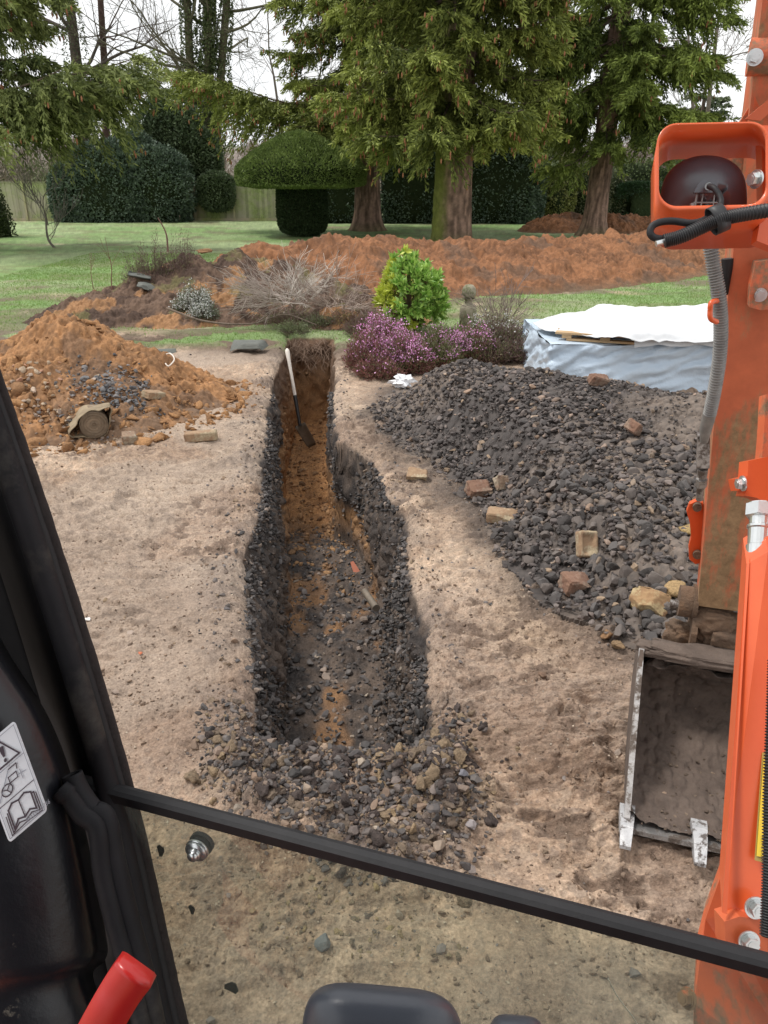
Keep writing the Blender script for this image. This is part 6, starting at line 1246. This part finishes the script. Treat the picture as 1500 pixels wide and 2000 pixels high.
# pillar: stacked rubber and steel runs following its edge
E_ = [(-78, 520), (0, 735), (80, 960), (175, 1250), (260, 1540), (318, 1790), (365, 2000), (400, 2140)]
def zc_of(v): return float(np.interp(v, [520, 740, 1540, 2000, 2140], [.70, .735, .832, .852, .86]))
def path(off, dz=0, pts=E_, n=60): return smoothpath(np.array([W(u + off, v, zc_of(v) + dz) for u, v in pts]), n)
def run(nm, offs, rad, mat, dz=0, fl=1.0, k=16, rough=0, pts=E_, n=90):
    P = path(offs, dz, pts, n); m = MB(); rr_ = rad * (1 + rough * (vn2(np.arange(n) * .9, np.zeros(n), 3) - .5)); tube(m, P, rr_, k); return m.build(nm, mat, cab, True)
M_FUZ = pmat('fuzzy_rubber_trim', (.018, .014, .014), (.03, .023, .022), 60, .9, .8, 220, dist=.002); M_DRUB = pmat('dusty_rubber', (.008, .008, .010), (.018, .017, .020), 9, .62, .2, 90, c3=(.05, .046, .042), s3=5, dist=.002, spec=.25)
run('outer_trim', -10, .0068, M_FUZ, rough=.15); run('rubber_bead', -25, .0080, M_RUB, -.004); run('tube_trim', -48, .0125, M_DRUB, -.012)
def wall_strip(nm, o0, o1, dz0, dz1, mat, pts=E_, v0=None):
    A_ = path(o0, dz0, pts); B_ = path(o1, dz1, pts); m = MB(); m.add(np.concatenate([A_, B_]), grid_faces(2, len(A_))); o = m.build(nm, mat, cab, True); md = o.modifiers.new('s', 'SOLIDIFY'); md.thickness = .003; return o
wall_strip('pillar_channel', -40, -128, .015, .03, M_RUB)
# inner pressed-steel pillar (wide, reaching beyond the picture's left edge)
IN = [(-420, 300), (-262, 735), (-150, 1000), (-30, 1250), (62, 1400), (112, 1530), (150, 1690), (176, 1830), (176, 1870), (150, 1905), (180, 2000), (200, 2140)]
A_ = smoothpath(np.array([W(u, v, zc_of(v) - .06) for u, v in IN]), 80); B_ = smoothpath(np.array([W(u - 75, v + 20, zc_of(v) - .095) for u, v in IN]), 80); C_ = smoothpath(np.array([W(u - 420, v + 60, zc_of(v) - .12) for u, v in IN]), 80); D_ = smoothpath(np.array([W(u + 26, v, zc_of(v) + .02) for u, v in IN]), 80)
A2 = A_ * .97 + B_ * .03 + fwd * .004; m = MB(); m.add(np.concatenate([D_, A_, A2, B_, C_]), grid_faces(5, 80)); o = m.build('inner_pillar', M_CABB, cab, True); md = o.modifiers.new('b', 'SOLIDIFY'); md.thickness = .003; md.offset = -1
wall_strip('pillar_backing', -100, -420, .035, .06, M_RUB)
m = MB(); P = smoothpath([W(78, 1560, .74), W(95, 1640, .745), (W(122, 1760, .75)), W(150, 1850, .75), W(175, 2010, .75)], 30); 
# double-lobed hose trim with cut ends
H1 = [(140, 1512), (152, 1545), (178, 1582), (205, 1600), (222, 1680), (248, 1790), (278, 1900), (302, 2010), (330, 2140)]; H2 = [(118, 1540), (135, 1556), (160, 1590), (190, 1618), (200, 1700), (224, 1800), (254, 1905), (280, 2010), (308, 2140)]
for i_, Hh in enumerate((H1, H2)):
    n = 50; P = smoothpath(np.array([W(u, v, .775 - .01 * i_) for u, v in Hh]), n); m = MB(); tube(m, P, np.concatenate([np.linspace(.0105, .0115, 6), np.full(n - 6, .0115 - .002 * i_)]), 14, caps=False); o = m.build('edge_trim', M_DRUB, cab, True); md = o.modifiers.new('s', 'SOLIDIFY'); md.thickness = .0025
# second dark tube behind trim, below the glass edge
run('lower_trim', -38, .014, M_DRUB, .01, pts=[(225, 1560), (262, 1640), (300, 1780), (345, 1960), (380, 2140)])
# warning sticker ------------------------------------------------
M_STK = pmat('sticker_white', (.70, .72, .78), (.76, .78, .83), 6, .32, coat=.2); M_LINE = pmat('sticker_line', (.05, .03, .045), None, 5, .5); M_LINEG = pmat('sticker_fine_line', (.30, .31, .36), None, 5, .5)
zS = .735 - .02
def sk(s, t, lift=0):
    TR = np.array([28, 1407.]); BR = np.array([93, 1583.]); BL = np.array([18, 1647.]); TL = TR + BL - BR; q = TL + (TR - TL) * s + (BL - TL) * t; v = q[1]; return W(q[0], q[1], zS + (v - 1520) * 5e-5 - lift)
nS = fwd
cr_ = []
for cx1, cy1, a0 in ((1, 1, 0), (0, 1, 90), (0, 0, 180), (1, 0, 270)):
    for i_ in range(6):
        a_ = R(a0 + 90 * i_ / 5); rx_, ry_ = .07, .055; cr_.append(sk((cx1 - rx_ if cx1 else rx_) + rx_ * math.cos(a_), (cy1 - ry_ if cy1 else ry_) + ry_ * math.sin(a_)))
stk = prism('warning_sticker', [tuple(p) for p in cr_], tuple(-fwd * .0008), M_STK, cab, 0)
def ln(pts, w_, mat, closed=False):
    P = [sk(*p, .0012) for p in pts] + ([sk(*pts[0], .0012)] if closed else []); m = MB()
    for a_, b_ in zip(P[:-1], P[1:]):
        d_ = b_ - a_; d_ /= np.linalg.norm(d_) + 1e-9; s_ = np.cross(d_, nS) * w_; m.add([a_ - s_ - d_ * w_, a_ + s_ - d_ * w_, b_ + s_ + d_ * w_, b_ - s_ + d_ * w_], [(0, 1, 2, 3)])
    return m
mk = MB(); mg = MB()
def addm(dst, src):
    for F_ in src.F4: dst.F4.append(F_ + dst.n)
    for V_, C_2 in zip(src.V, src.C): dst.V.append(V_); dst.C.append(C_2); dst.n += len(V_)
def stroke(pts, w_=.0006, g=False, closed=False):
    s_ = ln(pts, w_, None, closed); off = 0
    for V_, F_ in zip(s_.V, s_.F4): (mg if g else mk).add(V_, F_ - off); off += len(V_)
stroke([(.05, .03), (.95, .03), (.95, .97), (.05, .97)], .0003, True, True); stroke([(.05, .34), (.95, .34)], .0003, True); stroke([(.05, .64), (.95, .64)], .0004)
stroke([(.2, .31), (.86, .31), (.53, .06)], .0008, False, True)
stroke([(.22, .92), (.22, .72), (.34, .68), (.5, .70), (.66, .68), (.8, .72), (.8, .90), (.66, .86), (.51, .89), (.36, .86), (.22, .92)], .0008); stroke([(.5, .70), (.51, .89)], .0006); stroke([(.18, .74), (.17, .945), (.36, .90), (.51, .925), (.68, .90), (.86, .94), (.86, .74), (.8, .74)], .0006); stroke([(.13, .76), (.12, .96), (.5, .945), (.9, .96), (.9, .76)], .0005)
stroke([(.35 + .13 * math.cos(a_), .54 + .055 * math.sin(a_)) for a_ in np.linspace(0, 6.2, 20)], .0006, False, True); stroke([(.35, .54), (.40, .58)], .0005); stroke([(.35, .54), (.28, .52)], .0005); stroke([(.35, .54), (.42, .51)], .0005); stroke([(.46, .44), (.66, .44), (.66, .50), (.46, .50)], .0005, False, True); stroke([(.52, .37), (.72, .37), (.70, .42)], .0005); stroke([(.1, .60), (.52, .37)], .0004, True); stroke([(.66, .48), (.86, .50)], .0004, True); stroke([(.75, .45), (.75, .55)], .0004, True); stroke([(.10, .52), (.18, .38)], .0009)
mk.build('symbol_lines', M_LINE, stk); mg.build('fine_lines', M_LINEG, stk)
prism('exclamation_bar', [tuple(sk(*p, .0013)) for p in ((.475, .14), (.49, .125), (.57, .125), (.585, .14), (.55, .235), (.51, .235))], tuple(-fwd * .0003), M_LINE, stk, 0)
prism('exclamation_dot', [tuple(sk(.53 + .035 * math.cos(a_), .272 + .02 * math.sin(a_), .0013)) for a_ in np.linspace(0, 6, 14)], tuple(-fwd * .0003), M_LINE, stk, 0)
text3('RD358-5736', sk(.50, .955, .0013), sk(1, .95) - sk(0, .95), sk(.5, 0) - sk(.5, 1), .0058, M_LINEG, stk)
# grip lever and console
M_RED = pmat('red_grip', (.44, .016, .014), (.52, .024, .02), 6, .33, .12, 20, c3=(.60, .22, .17), s3=16, t3=(.62, .70), coat=.1, rough2=.8, dist=.002)
LV = smoothpath(np.array([W(268, 1892, .60), W(240, 1930, .605), W(205, 1990, .61), W(150, 2090, .63)]), 24); T = np.gradient(LV, axis=0); T /= np.linalg.norm(T, axis=1)[:, None]; bm = bmesh.new(); rows = []
for i_, p in enumerate(LV):
    side = np.cross(T[i_], fwd); side /= np.linalg.norm(side); w_, h_ = .0165, .0105; sc = .80 if i_ == 0 else 1.0
    rows.append([bm.verts.new(Vector(p + side * w_ * sc * a_ + fwd * h_ * sc * b_)) for a_, b_ in ((-1, -1), (-1, .55), (-.35, 1), (.35, 1), (1, .55), (1, -1))])
for a_, b_ in zip(rows[:-1], rows[1:]):
    for j_ in range(6): bm.faces.new((a_[j_], a_[(j_ + 1) % 6], b_[(j_ + 1) % 6], b_[j_]))
bm.faces.new(rows[0]); bm.faces.new(list(reversed(rows[-1]))); bm_obj(bm, 'lock_lever', M_RED, EX, True, .004, 3)
M_CON = pmat('grey_console_plastic', (.050, .056, .070), (.060, .066, .082), 8, .34, .25, 300, spec=.5, dist=.0006)
def pad(nm, cu, cv, hw, hh, zc, dep, tilt):
    nu, nv = 48, 20; U_, V_ = np.meshgrid(np.linspace(0, 2 * math.pi, nu), np.linspace(0, math.pi / 2, nv)); ex_ = .45
    su = np.sign(np.cos(U_)) * np.abs(np.cos(U_)) ** ex_ * np.cos(V_) ** .5; sv = np.sign(np.sin(U_)) * np.abs(np.sin(U_)) ** ex_ * np.cos(V_) ** .5; P = np.array([W(cu + hw * a_, cv + hh * b_ + tilt * hw * a_, zc - dep * c_) for a_, b_, c_ in zip(su.ravel(), sv.ravel(), np.sin(V_).ravel())]); m = MB(); m.add(P, grid_faces(nv, nu)); return m.build(nm, M_CON, EX, True)
pad('wrist_rest', 748, 2120, 160, 196, .52, .035, .09); pad('travel_pedal', 1010, 2150, 62, 168, .54, .03, .08)
# cab roof, floor, rear and the machine body below: they keep the sky off the cab's inside
def box3(nm, lo, hi, mat, par=cab, bev=.02): lo, hi = np.array(lo), np.array(hi); return prism(nm, [(lo[0], lo[1], lo[2]), (hi[0], lo[1], lo[2]), (hi[0], hi[1], lo[2]), (lo[0], hi[1], lo[2])], (0, 0, hi[2] - lo[2]), mat, par, bev)
box3('cab_roof', (-.62, -.9, 2.52), (.50, .50, 2.60), M_CABB); box3('cab_floor', (-.45, -.8, .86), (.45, .30, .92), M_CABB); box3('rear_panel', (-.6, -.95, .9), (.5, -.9, 2.5), M_CABB)
box3('house_body', (-.7, -1.4, .48), (.75, .38, .84), M_OR, EX, .04); box3('front_skirt', (-.45, .40, .40), (.48, .50, 1.0), M_CABB, EX, .02)
for s_ in (-1, 1):
    P = [(s_ * .62, y_, z_) for y_, z_ in ((-1.3, .2), (-1.2, .40), (-1.0, .46), (.35, .46), (.58, .40), (.66, .2), (.58, .05), (.4, .0), (-1.05, .0), (-1.25, .06))]; prism('crawler_track', P, (-s_ * .26, 0, 0), M_RUB, EX, .02)
# crumbs of soil left in the bucket
r = np.random.default_rng(55); m = MB(); n = 420; a = r.uniform(.03, BW - .03, n); i = (r.uniform(0, 1, n) ** 1.3 * 120).astype(int)
P = O + E1 * a[:, None] + E2 * (pf[i, 0] + N[i, 0] * .03)[:, None] + EZ * (pf[i, 1] + N[i, 1] * .03)[:, None]; sz = np.clip(r.lognormal(-5.1, .5, n), .002, .014)
scatter_rocks(m, P, sz, lerp((.13, .10, .08), (.28, .22, .17), r.uniform(0, 1, n) ** 3), ROCKL, r); m.build('soil_crumbs', M_CLOD, bk)
